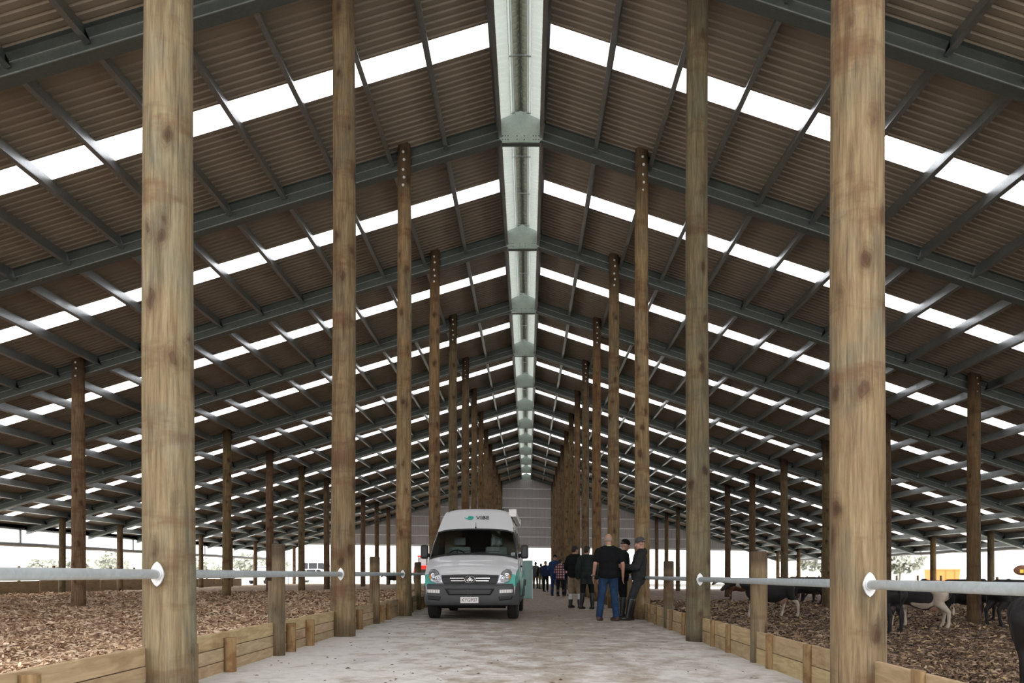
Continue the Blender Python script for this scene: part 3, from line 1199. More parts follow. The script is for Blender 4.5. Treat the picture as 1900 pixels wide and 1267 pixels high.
# bumper: full-width dark shell with curved plan
def bumper():
    mb = MB()
    zs = [0.38, 0.41, 0.46, 0.56, 0.68, 0.76, 0.80]
    outz = [0.02, 0.05, 0.075, 0.085, 0.075, 0.06, 0.02]
    n = 24
    rows = []
    for z, o in zip(zs, outz):
        row = []
        for i in range(n + 1):
            t = -1 + 2 * i / n
            x = 0.985 * math.copysign(abs(t) ** 0.85, t)
            y = -o - 0.10 * (1 - abs(t) ** 2.2) + 0.42 * (max(0, abs(t) - 0.80) / 0.20) ** 2 - 0.09
            zz = z + (0.03 * abs(t) ** 3 if z > 0.7 else 0)
            row.append(Vector((x, y + 0.09, zz)))
        rows.append(row)
    m = n + 1
    vs = [p for r in rows for p in r]
    fs = [(i * m + j, i * m + j + 1, (i + 1) * m + j + 1, (i + 1) * m + j) for i in range(len(zs) - 1) for j in range(n)]
    # back plate so that the shell is closed
    k = len(vs)
    vs += [p + Vector((0, 0.18, 0)) for p in rows[0]] + [p + Vector((0, 0.18, 0)) for p in rows[-1]]
    for j in range(n):
        fs.append((j, j + 1, k + j + 1, k + j))
        fs.append(((len(zs) - 1) * m + j, (len(zs) - 1) * m + j + 1, k + m + j + 1, k + m + j))
    mb.add(vs, fs)
    return mb.obj('bumper', MAT['van_grey'], van, smooth=50)
bp = bumper()
def bumper_y(x, z):
    t = math.copysign((abs(x) / 0.985) ** (1 / 0.85), x)
    o = float(np.interp(z, [0.38, 0.41, 0.46, 0.56, 0.68, 0.76, 0.80], [0.02, 0.05, 0.075, 0.085, 0.075, 0.06, 0.02]))
    return -o - 0.10 * (1 - abs(t) ** 2.2) + 0.42 * (max(0, abs(t) - 0.80) / 0.20) ** 2
def bumper_patch(name, mat, c4, off, thick, parent):
    """four corners: upper start, upper end, lower end, lower start"""
    (ax0, az0), (ax1, az1), (bx1, bz1), (bx0, bz0) = c4
    nx, nz = 14, 4
    fv = []
    for j in range(nz + 1):
        for i in range(nx + 1):
            f, g = i / nx, j / nz
            x = (ax0 + (ax1 - ax0) * f) * (1 - g) + (bx0 + (bx1 - bx0) * f) * g
            z = (az0 + (az1 - az0) * f) * (1 - g) + (bz0 + (bz1 - bz0) * f) * g
            fv.append(Vector((x, bumper_y(x, z) - off, z)))
    m = nx + 1
    fs = [(j * m + i, j * m + i + 1, (j + 1) * m + i + 1, (j + 1) * m + i) for j in range(nz) for i in range(nx)]
    mb = MB()
    mb.add(fv, fs)
    o = mb.obj(name, mat, parent, smooth='all')
    sm = o.modifiers.new('thickness', 'SOLIDIFY')
    sm.thickness = thick
    sm.offset = 0
    return o
# lower intake and fog lamps
bumper_patch('intake', MAT['van_black'], [(-0.50, 0.715), (0.50, 0.715), (0.42, 0.59), (-0.42, 0.59)], 0.012, 0.02, bp)
mb = MB()
for z in (0.62, 0.655, 0.69):
    mb.box((0, bumper_y(0, z) - 0.026, z), (0.80, 0.014, 0.008))
for x in (-0.03, 0.03):
    mb.box((x, bumper_y(0, 0.65) - 0.030, 0.652), (0.012, 0.012, 0.10))
mb.obj('intake_bars', MAT['van_grey'], bp)
for s in (-1, 1):
    f = bumper_patch('fog_lamp', MAT['plate'], [(s * 0.60, 0.695), (s * 0.86, 0.70), (s * 0.855, 0.635), (s * 0.60, 0.625)], 0.014, 0.02, bp)
    mb = MB()
    for q in range(5):
        x = s * (0.64 + q * 0.05)
        mb.box((x, bumper_y(x, 0.66) - 0.026, 0.662), (0.006, 0.006, 0.06))
    mb.obj('lamp_ribs', MAT['van_grey'], f)['kind'] = 'stuff'
    bumper_patch('tow_cover', MAT['van_black'], [(s * 0.58, 0.56), (s * 0.86, 0.575), (s * 0.84, 0.50), (s * 0.60, 0.48)], 0.010, 0.012, bp)
# number plate
py = bumper_y(0, 0.50) - 0.02
mb = MB()
mb.box((0.0, py, 0.49), (0.36, 0.012, 0.125))
np_ = mb.obj('number_plate', MAT['plate'], van, bevel=0.004)

def text(body, size, mat, parent, loc, rot=(math.pi / 2, 0, 0), depth=0.002, sx=1.0, shear=0.0, name='lettering'):
    cu = bpy.data.curves.new(name, 'FONT')
    cu.body = body
    cu.size = size
    cu.align_x = 'CENTER'
    cu.align_y = 'CENTER'
    cu.extrude = depth
    cu.shear = shear
    tmp = bpy.data.objects.new('tmp', cu)
    C.objects.link(tmp)
    dg = bpy.context.evaluated_depsgraph_get()
    me = bpy.data.meshes.new_from_object(tmp.evaluated_get(dg))
    bpy.data.objects.remove(tmp)
    bpy.data.curves.remove(cu)
    me.materials.clear()
    me.materials.append(mat)
    o = bpy.data.objects.new(name, me)
    o.location = loc
    o.rotation_euler = rot
    o.scale = (sx, 1, 1)
    return link(o, parent)
text('KYG937', 0.105, MAT['plate_ink'], np_, (0, py - 0.007, 0.488), sx=0.86)
# grille panel with slats, chrome bars and the round badge
gr = nose_patch('grille', MAT['van_black'], [(-0.58, 0.985), (-0.3, 1.0), (0, 1.005), (0.3, 1.0), (0.58, 0.985), (0.56, 0.86), (0.52, 0.80), (0, 0.785), (-0.52, 0.80), (-0.56, 0.86)], 0.035, van)
def gy(x, z):
    return front_y(x, min(z, 0.95)) - 0.035 - 0.06 * (1 - (x / 0.95) ** 2)
for z in (0.835, 0.965):
    mb = MB()
    xs = np.linspace(-0.54, 0.54, 13)
    mb.tube([(x, gy(x, z) - 0.006, z) for x in xs], 0.009, 6)
    mb.obj('slat', MAT['van_grey'], gr, smooth=True)
for z, w in ((0.925, 0.40), (0.875, 0.38)):
    mb = MB()
    for xa, xb in ((-w, -0.12), (0.12, w)):
        xs = np.linspace(xa, xb, 7)
        for p, q in zip(xs[:-1], xs[1:]):
            mb.box(((p + q) / 2, gy((p + q) / 2, z) - 0.012, z), ((q - p) * 1.03, 0.016, 0.021))
    mb.obj('chrome_bar', MAT['chrome'], gr)
bc = Vector((0, gy(0, 0.9) - 0.014, 0.897))
mb = MB()
pts = [bc + Vector((0.105 * math.cos(a), 0, 0.070 * math.sin(a))) for a in np.linspace(0, 2 * math.pi, 33)]
mb.tube(pts, 0.009, 8, cap=False)
bd = mb.obj('badge', MAT['chrome'], gr, smooth=True)
mb = MB()
pl = [(0.10 * math.cos(a), 0.066 * math.sin(a)) for a in np.linspace(0, 2 * math.pi, 29)[:-1]]
mb.prism([(bc.x + a, bc.z + b) for a, b in pl], bc.y + 0.004, bc.y + 0.014)
mb.obj('badge_disc', MAT['van_black'], bd)
mb = MB()
def tri(pts2):
    mb.prism([(bc.x + a, bc.z + b) for a, b in pts2], bc.y - 0.004, bc.y + 0.006)
tri([(0, 0.052), (0.050, 0.004), (0.030, 0.004), (0, 0.030), (-0.030, 0.004), (-0.050, 0.004)])
tri([(-0.078, -0.002), (-0.028, -0.046), (-0.028, -0.020), (-0.048, -0.002)])
tri([(0.078, -0.002), (0.028, -0.046), (0.028, -0.020), (0.048, -0.002)])
tri([(-0.030, -0.008), (0, 0.018), (0.030, -0.008), (0, -0.034)])
mb.obj('badge_emblem', MAT['chrome'], bd)

# headlamps
for s in (-1, 1):
    ol = [(s * 0.61, 0.99), (s * 0.65, 1.06), (s * 0.73, 1.11), (s * 0.81, 1.10), (s * 0.845, 1.04), (s * 0.825, 0.94), (s * 0.775, 0.86), (s * 0.68, 0.82), (s * 0.55, 0.825)]
    def hy(x, z):
        return front_y(x * 0.93, min(z, 0.95)) * 0.9 + max(0, z - 0.97) * 0.9
    mb = MB()
    fv = [Vector((x, hy(x, z) - 0.02, z)) for x, z in ol]
    cen = Vector((s * 0.70, hy(s * 0.70, 0.95) - 0.06, 0.96))
    m = len(ol)
    bv = [p + Vector((0, 0.14, 0)) for p in fv]
    mb.add(fv + bv + [cen + Vector((0, 0.07, 0))], [(k, (k + 1) % m, 2 * m) for k in range(m)] + [(k, k + m, (k + 1) % m + m, (k + 1) % m) for k in range(m)])
    h = mb.obj('headlamp', plain('headlamp_reflector', (0.62, 0.63, 0.64), 0.25, 0.75), van)
    mb = MB()
    for x, z, r in ((s * 0.655, 0.92, 0.05), (s * 0.745, 0.965, 0.06)):
        mb.lathe([(r * 0.35, 0.03), (r, -0.03), (r * 1.05, -0.032), (r * 1.05, 0.04)], 'y', (x, hy(x, z) - 0.02, z), 18)
    mb.obj('reflector', MAT['chrome'], h, smooth=True)
    mb = MB()
    mb.ellipsoid((s * 0.798, hy(s * 0.80, 0.93) - 0.02, 0.95), (0.02, 0.03, 0.05))
    mb.obj('indicator', MAT['amber'], h)
    mb = MB()
    mb.add([p + Vector((0, -0.01, 0)) for p in fv] + [cen], [(k, (k + 1) % m, m) for k in range(m)])
    mb.obj('lamp_lens', MAT['lens'], h, smooth='all')

# teal corner graphics that run along the flanks
for s in (-1, 1):
    mb = MB()
    ys = [0.015, 0.10, 0.25, 0.36, 0.50, 0.66, 0.9, 1.2, 2.0, 3.2, 4.6, 5.2]
    lo = [0.70, 0.70, 0.70, 0.70, 0.72, 0.76, 0.78, 0.62, 0.40, 0.40, 0.42, 0.5]
    hi = [0.90, 0.94, 0.98, 1.01, 1.03, 1.06, 1.08, 1.06, 0.98, 0.95, 1.05, 1.2]
    vs, fs = [], []
    for y, a, b in zip(ys, lo, hi):
        for q in range(4):
            z = a + (b - a) * q / 3
            p = van_surf_side(y, z, s)
            vs.append(p + Vector((s * 0.006, -0.004, 0)))
    for i in range(len(ys) - 1):
        for q in range(3):
            fs.append((i * 4 + q, i * 4 + q + 1, (i + 1) * 4 + q + 1, (i + 1) * 4 + q))
    mb.add(vs, fs)
    o = mb.obj('teal_graphic', MAT['van_teal'], van, smooth='all')
    sm = o.modifiers.new('thickness', 'SOLIDIFY')
    sm.thickness = 0.004
    sm.offset = 1
    mb = MB()
    mb.prism([(s * 0.66, 0.70), (s * 0.915, 0.70), (s * 0.908, 0.93), (s * 0.84, 0.95), (s * 0.78, 0.84), (s * 0.70, 0.765)], -0.014, 0.02)
    mb.obj('teal_corner', MAT['van_teal'], van, bevel=0.006)
    # wheel arch trim and sill
    mb = MB()
    for yc in (0.86, 4.50):
        pts = [Vector((s * (van_hw(0.6) * van_plan(yc + 0.40 * math.cos(a)) + 0.004), yc + 0.42 * math.cos(a), 0.38 + 0.42 * math.sin(a))) for a in np.linspace(0, math.pi, 15)]
        mb.tube(pts, 0.028, 6)
    mb.tube([(s * 0.93, 1.3, 0.36), (s * 0.93, 4.1, 0.36)], 0.045, 8)
    mb.obj('arch_trim', MAT['van_grey'], van, smooth=True)
    # side glass and door lines
    def side_panel(name, mat, y0, y1, z0, z1, off=0.008, slant=0.0):
        mb = MB()
        vs, fs = [], []
        for i in range(7):
            for q in range(5):
                z = z0 + (z1 - z0) * q / 4
                y = y0 + (y1 - y0) * i / 6 + slant * (q / 4) * (1 - i / 6)
                vs.append(van_surf_side(y, z, s) + Vector((s * off, 0, 0)))
        for i in range(6):
            for q in range(4):
                fs.append((i * 5 + q, i * 5 + q + 1, (i + 1) * 5 + q + 1, (i + 1) * 5 + q))
        mb.add(vs, fs)
        return mb.obj(name, mat, van, smooth='all')
    side_panel('side_window', MAT['side_glass'], 1.05, 2.02, 1.30, 1.86, slant=0.30)
    side_panel('side_window', MAT['side_glass'], 2.35, 3.55, 1.32, 1.90)
    side_panel('side_window', MAT['side_glass'], 3.75, 4.95, 1.32, 1.90)
    for y in (1.0, 2.12, 3.65):
        mb = MB()
        pts = [van_surf_side(y, z, s) + Vector((s * 0.003, 0, 0)) for z in np.linspace(0.42, 1.95, 9)]
        mb.tube(pts, 0.006, 5)
        mb.obj('door_seam', MAT['van_black'], van)
    mb = MB()
    mb.box((s * (van_hw(1.1) + 0.02), 1.95, 1.12), (0.035, 0.18, 0.035))
    mb.box((s * (van_hw(1.1) + 0.02), 2.3, 1.12), (0.035, 0.18, 0.035))
    mb.obj('door_handle', MAT['van_black'], van, bevel=0.008)
    # mirrors
    mx = s * 1.075
    mb = MB()
    mb.box((mx, 1.02, 1.42), (0.165, 0.16, 0.30))
    m_ = mb.obj('mirror', MAT['van_black'], van, bevel=0.045)
    mb = MB()
    mb.tube([(s * 0.93, 1.10, 1.33), (mx - s * 0.05, 1.04, 1.36)], [0.05, 0.035], 8)
    mb.obj('mirror_arm', MAT['van_black'], m_, smooth=True)
    # roof marker lamps and roof rail
    mb = MB()
    mb.ellipsoid((s * 0.565, 1.98, 2.40), (0.022, 0.05, 0.02))
    mb.obj('roof_marker', MAT['van_black'], van, smooth='all')
    # wheels
    for yc in (0.86, 4.50):
        cx = s * 0.835
        mb = MB()
        prof = [(0.20, -0.11), (0.30, -0.115), (0.335, -0.10), (0.352, -0.075), (0.352, -0.045), (0.346, -0.042), (0.346, -0.034), (0.352, -0.031), (0.352, 0.031), (0.346, 0.034), (0.346, 0.042), (0.352, 0.045), (0.352, 0.075), (0.335, 0.10), (0.30, 0.115), (0.20, 0.11)]
        mb.lathe(prof, 'x', (cx, yc, 0.352), 36)
        tyre = mb.obj('tyre', MAT['black_rubber'], van, smooth=30)
        mb = MB()
        mb.lathe([(0.205, 0.0), (0.205, s * 0.10), (0.19, s * 0.112), (0.175, s * 0.10), (0.12, s * 0.08), (0.07, s * 0.085), (0.06, s * 0.11), (0.0001, s * 0.112)], 'x', (cx, yc, 0.352), 24)
        mb.obj('rim', M_galv('rim_steel', (0.35, 0.36, 0.37), 0.4, 0.8) if False else MAT['galv'], tyre, smooth=30)
# underbody
mb = MB()
mb.box((0, 2.7, 0.36), (1.45, 4.9, 0.16))
mb.box((0, 0.86, 0.28), (1.35, 0.12, 0.12))
mb.box((0, 4.50, 0.32), (1.35, 0.14, 0.14))
mb.box((0, 0.45, 0.33), (1.1, 0.5, 0.06))
mb.tube([(0.35, 0.6, 0.27), (0.35, 4.6, 0.27)], 0.045, 8)
mb.obj('underbody', MAT['black_rubber'], van)

# roof sign: leaf mark and VIBE lettering on the high roof front, small aerial below
yv = 1.60
p0 = van_surf_top(yv, 0.13)
sl = math.atan2(van_top(1.68) - van_top(1.50), 0.18)
rotv = (sl, 0, 0)
text('VIBE', 0.155, MAT['dark_ink'], van, (0.135, p0.y - 0.02, p0.z + 0.012), rotv, 0.0035, 1.0, name='roof_lettering')
mb = MB()
def leaf(pts2, cx, cz):
    n = len(pts2)
    R = Matrix.Rotation(sl, 3, 'X')
    fv = [Vector((cx, p0.y - 0.02, p0.z + 0.012)) + R @ Vector((a, b, 0.003)) for a, b in pts2]
    bv = [Vector((cx, p0.y - 0.02, p0.z + 0.012)) + R @ Vector((a, b, -0.012)) for a, b in pts2]
    mb.add(fv + bv, [tuple(range(n)), tuple(reversed(range(n, 2 * n)))] + [(k, k + n, (k + 1) % n + n, (k + 1) % n) for k in range(n)])
leaf([(-0.11, 0.005), (-0.06, -0.03), (0.0, -0.05), (0.06, -0.045), (0.085, -0.015), (0.03, -0.012), (-0.03, -0.008)], -0.155, 0)
leaf([(-0.04, 0.004), (0.03, 0.0), (0.095, 0.004), (0.085, 0.035), (0.03, 0.055), (-0.02, 0.05)], -0.155, 0)
mb.obj('roof_leaf_mark', MAT['van_teal'], van)
mb = MB()
a = van_surf_top(1.41, 0.0)
mb.lathe([(0.020, -0.01), (0.018, 0.02), (0.006, 0.03), (0.004, 0.12)], 'z', a + Vector((0.0, -0.02, 0.0)), 8)
mb.obj('aerial', MAT['van_black'], van)
# sticker strip inside the windscreen on the right
mb = MB()
a, b = van_surf_top(0.83, 0.86), van_surf_top(0.89, 0.93)
mb.box((a + b) / 2 + Vector((0, 0.012, 0)), (0.075, 0.01, 0.085), Matrix.Rotation(math.radians(-38), 3, 'X'))
mb.obj('sticker', MAT['plate'], van)

# awning cassette along the right roof edge, with its end cap and folded legs
mb = MB()
mb.prism([(0.70, 2.28), (0.74, 2.38), (0.83, 2.40), (0.88, 2.33), (0.86, 2.24), (0.78, 2.21)], 1.75, 5.25)
aw = mb.obj('awning', MAT['van_white'], van, bevel=0.015)
mb = MB()
mb.box((0.79, 1.735, 2.305), (0.17, 0.03, 0.17))
mb.box((0.79, 5.265, 2.305), (0.17, 0.03, 0.17))
mb.obj('awning_cap', MAT['plate'], aw, bevel=0.012)
mb = MB()
for y in (2.2, 3.5, 4.8):
    mb.box((0.72, y, 2.26), (0.12, 0.05, 0.10))
mb.obj('awning_bracket', MAT['van_black'], aw)
# opened rear barn door, standing out to the side
mb = MB()
mb.box((1.06, 5.36, 0.80), (0.24, 0.045, 1.02))
rd = mb.obj('rear_door', plain('van_door_pale_teal', (0.30, 0.48, 0.45), 0.4, 0, 0.12, 3), van, bevel=0.012)
mb = MB()
mb.box((1.175, 5.335, 0.68), (0.016, 0.02, 0.78))
mb.obj('door_edge', MAT['plate'], rd)
mb = MB()
mb.box((0.985, 5.335, 0.72), (0.03, 0.02, 0.16))
mb.obj('door_latch', MAT['van_black'], rd)

for o in van.children:          # the nose panels sit a little lower than the bonnet line
    if o.name.split('.')[0] in ('bumper', 'grille', 'number_plate', 'headlamp'):
        o.location.z = -0.065
    if o.name.startswith('headlamp'):
        o.location.y = -0.055
        o.location.z = -0.06
# ================================================================== figures: one smooth skin grown from overlapping tapered limbs
def capsule(mb, a, b, ra, rb, n=14):
    a, b = Vector(a), Vector(b)
    t = (b - a)
    L = t.length
    if L < 1e-6:
        mb.ellipsoid(a, (ra, ra, ra))
        return
    t = t / L
    up = Vector((0, 0, 1)) if abs(t.z) < 0.9 else Vector((0, 1, 0))
    u = t.cross(up).normalized()
    w = u.cross(t).normalized()
    rings = []
    for q in (-1.0, -0.85, -0.5):
        rings.append((a + t * (q * ra), ra * math.sqrt(max(0.0, 1 - q * q)) + 1e-4))
    for q in np.linspace(0, 1, 5):
        rings.append((a + t * (L * q), ra + (rb - ra) * q))
    for q in (0.5, 0.85, 1.0):
        rings.append((b + t * (q * rb), rb * math.sqrt(max(0.0, 1 - q * q)) + 1e-4))
    vs, fs = [], []
    for c, r in rings:
        for k in range(n):
            ang = 2 * math.pi * k / n
            vs.append(c + (u * math.cos(ang) + w * math.sin(ang)) * r)
    for i in range(len(rings) - 1):
        for k in range(n):
            k2 = (k + 1) % n
            fs.append((i * n + k, i * n + k2, (i + 1) * n + k2, (i + 1) * n + k))
    fs.append(tuple(reversed(range(n))))
    fs.append(tuple((len(rings) - 1) * n + k for k in range(n)))
    mb.add(vs, fs)

def grow(mb, name, mat, parent, voxel=0.012, smooth=4, cut=None, factor=0.5):
    """union the limbs into one continuous surface and smooth it"""
    me = mb.mesh(name + '_src')
    tmp = bpy.data.objects.new('tmp', me)
    C.objects.link(tmp)
    r = tmp.modifiers.new('r', 'REMESH')
    r.mode = 'VOXEL'
    r.voxel_size = voxel
    if smooth:
        s_ = tmp.modifiers.new('s', 'SMOOTH')
        s_.iterations = smooth
        s_.factor = factor
    dg = bpy.context.evaluated_depsgraph_get()
    out = bpy.data.meshes.new_from_object(tmp.evaluated_get(dg))
    bpy.data.objects.remove(tmp)
    bpy.data.meshes.remove(me)
    out.name = name
    if cut:
        bm = bmesh.new()
        bm.from_mesh(out)
        for co, no in cut:
            g = bm.verts[:] + bm.edges[:] + bm.faces[:]
            bmesh.ops.bisect_plane(bm, geom=g, plane_co=co, plane_no=no, clear_outer=True)
            ed = [e for e in bm.edges if e.is_boundary]
            if ed:
                bmesh.ops.edgeloop_fill(bm, edges=ed)
        bm.to_mesh(out)
        bm.free()
    out.materials.clear()
    for m in (mat if isinstance(mat, (list, tuple)) else [mat]):
        out.materials.append(m)
    out.shade_smooth()
    return inst(name, out, parent)

def cloth(name, col, rough=0.9, var=0.18, scale=14):
    return plain(name, col, rough, 0.0, var, scale, 0.25, Specular_IOR_Level=0.15)

SKIN = plain('skin', (0.40, 0.235, 0.17), 0.55, 0, 0.08, 12)
SKIN_RED = plain('skin_ruddy', (0.44, 0.235, 0.175), 0.55, 0, 0.10, 12)
EYE_M = plain('eye_white', (0.75, 0.73, 0.70), 0.2)
PUPIL = plain('eye_dark', (0.02, 0.015, 0.012), 0.2)
LIP = plain('lip', (0.38, 0.14, 0.11), 0.5)
HAIR_D = plain('hair_dark', (0.018, 0.013, 0.010), 0.7, 0, 0.3, 60)
HAIR_B = plain('hair_brown', (0.07, 0.04, 0.022), 0.7, 0, 0.3, 60)
HAIR_G = plain('hair_cropped_grey', (0.34, 0.25, 0.21), 0.7, 0, 0.2, 60)
SOLE = plain('boot_sole', (0.05, 0.045, 0.04), 0.8)

def person(loc, face, H, label, pose, wear, near=True):
    """local frame: faces -y; +x is to the figure's left hand when seen from behind = picture right when it faces the camera"""
    root = thing('person', label, 'person', loc, face, 'people standing in the alley')
    S = H / 1.80
    vx = (0.0085 if near else 0.013) * (S if near else 1)
    P = lambda p: Vector(p) * S
    lean = pose.get('lean', (0, 0))              # shift of the upper body
    def up(p):                                   # leaning grows with height above the hips
        f = max(0, (p[2] - 0.92) / 0.70)
        return P((p[0] + lean[0] * f, p[1] + lean[1] * f, p[2]))
    hip = pose.get('hip', (0, 0))
    hx, hy_ = hip
    def hp(p):
        return P((p[0] + hx, p[1] + hy_, p[2]))
    neck = up((hx, hy_ + 0.01, 1.50))
    yaw = pose.get('head_yaw', 0.0)
    nod = pose.get('nod', 0.0)
    headc = up((hx, hy_ - 0.015 - 0.05 * nod, 1.645 - 0.02 * nod))
    HR = Matrix.Rotation(yaw, 3, 'Z') @ Matrix.Rotation(nod, 3, 'X')
    hd = lambda p: headc + HR @ (Vector(p) * S)
    bulk = wear.get('bulk', 1.0)
    sw = wear.get('shoulder', 0.185)
    feet = pose.get('feet', ((-0.12, 0), (0.12, 0)))
    turn = pose.get('foot_turn', (0.25, -0.25))
    body = MB()
    # trunk
    body.ellipsoid(up((hx, hy_, 1.27)), (0.165 * S * bulk, 0.112 * S * bulk, 0.24 * S))
    body.ellipsoid(up((hx, hy_, 1.06)), (0.150 * S * bulk, 0.110 * S * bulk, 0.17 * S))
    body.ellipsoid(hp((0, 0.005, 0.94)), (0.165 * S * bulk, 0.118 * S * bulk, 0.13 * S))
    capsule(body, up((hx - sw + 0.03, hy_, 1.415)), up((hx + sw - 0.03, hy_, 1.415)), 0.062 * S, 0.062 * S)
    capsule(body, up((hx, hy_ + 0.012, 1.44)), hd((0, 0.02, -0.06)), 0.062 * S, 0.054 * S)
    for s in (-1, 1):
        capsule(body, up((hx + s * 0.03, hy_ + 0.02, 1.50)), up((hx + s * 0.13, hy_ + 0.01, 1.445)), 0.050 * S, 0.050 * S)
    # head: skull, face, jaw, nose, ears
    body.ellipsoid(hd((0, 0.012, 0.03)), (0.077 * S, 0.095 * S, 0.098 * S), rot=HR)
    body.ellipsoid(hd((0, -0.030, -0.035)), (0.062 * S, 0.066 * S, 0.082 * S), rot=HR)
    body.ellipsoid(hd((0, -0.062, -0.088)), (0.034 * S, 0.032 * S, 0.026 * S), rot=HR)
    capsule(body, hd((0, -0.088, 0.012)), hd((0, -0.113, -0.030)), 0.009 * S, 0.014 * S, 8)
    for s in (-1, 1):
        body.ellipsoid(hd((s * 0.079, 0.012, -0.005)), (0.010 * S, 0.020 * S, 0.032 * S), rot=HR)
        capsule(body, hd((s * 0.02, -0.090, 0.028)), hd((s * 0.048, -0.078, 0.026)), 0.010 * S, 0.009 * S, 8)
    arms = {}
    hands_closed = pose.get('grip', False)
    for i, s in enumerate((-1, 1)):
        sh = up((hx + s * sw, hy_, 1.41))
        el = P(pose['elbow'][i]) if 'elbow' in pose else up((hx + s * 0.26, hy_ + 0.04, 1.13))
        wr = P(pose['wrist'][i]) if 'wrist' in pose else up((hx + s * 0.27, hy_ - 0.04, 0.87))
        arms[i] = (sh, el, wr)
        capsule(body, sh, el, 0.052 * S, 0.041 * S)
        capsule(body, el, wr, 0.041 * S, 0.027 * S)
        d = (wr - el).normalized()
        side = Vector((s, 0, 0))
        inner = d.cross(side)
        inner = inner.normalized() if inner.length > 0.1 else Vector((0, -1, 0))
        flat = Vector(pose.get('palm', ((0, 1, 0), (0, 1, 0)))[i])       # across the palm: fingers are spread along it
        flat = (flat - d * flat.dot(d)).normalized()
        nrm = d.cross(flat).normalized()
        pc = wr + d * 0.055 * S
        for q in (-0.030, -0.010, 0.010, 0.030):
            capsule(body, wr + flat * q * 0.7 * S, pc + d * 0.035 * S + flat * q * S, 0.014 * S, 0.012 * S, 8)
        curl = -s * (1 if nrm.x * s > 0 else -1)
        for q, ln in ((-0.033, 0.066), (-0.011, 0.078), (0.011, 0.082), (0.033, 0.070)):
            k0 = pc + d * 0.035 * S + flat * q * S
            bend = 0.85 if hands_closed else 0.35
            k1 = k0 + (d * math.cos(bend * 0.5) + nrm * curl * math.sin(bend * 0.5)) * ln * 0.5 * S
            k2 = k1 + (d * math.cos(bend * 1.5) + nrm * curl * math.sin(bend * 1.5)) * ln * 0.5 * S
            capsule(body, k0, k1, 0.0095 * S, 0.0088 * S, 8)
            capsule(body, k1, k2, 0.0088 * S, 0.0075 * S, 8)
        t0 = wr + d * 0.025 * S - flat * 0.030 * S
        t1 = t0 + (d * 0.7 - flat * 0.6 + nrm * curl * 0.3).normalized() * 0.042 * S
        t2 = t1 + (d * 0.95 - flat * 0.1 + nrm * curl * 0.35).normalized() * 0.034 * S
        capsule(body, t0, t1, 0.0135 * S, 0.011 * S, 8)
        capsule(body, t1, t2, 0.011 * S, 0.0085 * S, 8)
    legs = {}
    knee_fwd = pose.get('knee', ((0, -0.03), (0, -0.03)))
    for i, s in enumerate((-1, 1)):
        h = hp((s * 0.092, 0, 0.90))
        an = P((feet[i][0], feet[i][1], 0.085))
        kn = (h + an) * 0.5 + P((knee_fwd[i][0], knee_fwd[i][1], 0.02))
        legs[i] = (h, kn, an)
        capsule(body, h, kn, 0.088 * S, 0.058 * S)
        capsule(body, kn, kn + (an - kn) * 0.45, 0.056 * S, 0.054 * S)
        capsule(body, kn + (an - kn) * 0.35, an, 0.055 * S, 0.038 * S)
        f = Matrix.Rotation(turn[i], 3, 'Z') @ Vector((0, -1, 0))
        capsule(body, an + Vector((0, 0, -0.04 * S)) - f * 0.03 * S, an + f * 0.14 * S + Vector((0, 0, -0.05 * S)), 0.040 * S, 0.032 * S)
    b = grow(body, 'body', wear.get('skin', SKIN), root, vx, 3)
    # eyes, lips
    for s in (-1, 1):
        m = MB()
        m.ellipsoid(hd((s * 0.032, -0.086, 0.008)), (0.011 * S, 0.008 * S, 0.007 * S), 10, 6)
        e = m.obj('eye', EYE_M, root, smooth='all')
        m = MB()
        m.ellipsoid(hd((s * 0.032, -0.0925, 0.008)), (0.006 * S, 0.0035 * S, 0.006 * S), 8, 5)
        m.obj('pupil', PUPIL, e)
    m = MB()
    m.ellipsoid(hd((0, -0.094, -0.062)), (0.024 * S, 0.008 * S, 0.008 * S), 10, 6, rot=HR)
    m.obj('mouth', LIP, root, smooth='all')
    # hair or hat
    hat = wear.get('hat')
    if hat:
        m = MB()
        kind, mat = hat
        if kind == 'beanie':
            m.ellipsoid(hd((0, 0.015, 0.058)), (0.092 * S, 0.108 * S, 0.092 * S), rot=HR)
            o = grow(m, 'beanie', mat, root, vx, 1, cut=[(hd((0, 0, 0.035)), HR @ Vector((0, 0.25, -1)))])
            m = MB()
            pts = [hd((0.085 * math.cos(a), 0.015 + 0.100 * math.sin(a), 0.046 - 0.028 * math.sin(a))) for a in np.linspace(0, 2 * math.pi, 25)]
            m.tube(pts, 0.0125 * S, 8, cap=False)
            m.obj('turn_up', mat, o, smooth='all')
        elif kind == 'hair':
            m.ellipsoid(hd((0, 0.022, 0.048)), (0.086 * S, 0.100 * S, 0.092 * S), rot=HR)
            m.ellipsoid(hd((0, 0.055, 0.00)), (0.076 * S, 0.066 * S, 0.080 * S), rot=HR)
            grow(m, 'hair', mat, root, vx, 2, cut=[(hd((0, -0.045, 0.03)), HR @ Vector((0, -1, -0.75)))])
        elif kind == 'long_hair':
            m.ellipsoid(hd((0, 0.022, 0.048)), (0.088 * S, 0.102 * S, 0.092 * S), rot=HR)
            m.ellipsoid(hd((0, 0.06, -0.05)), (0.078 * S, 0.06 * S, 0.13 * S), rot=HR)
            grow(m, 'hair', mat, root, vx, 2, cut=[(hd((0, -0.045, 0.03)), HR @ Vector((0, -1, -0.6)))])
        elif kind == 'cropped':
            m.ellipsoid(hd((0, 0.030, 0.012)), (0.080 * S, 0.082 * S, 0.062 * S), rot=HR)
            grow(m, 'hair', mat, root, vx, 1, cut=[(hd((0, 0.0, 0.0)), HR @ Vector((0, -1, 0.1)))])
        elif kind == 'cap':
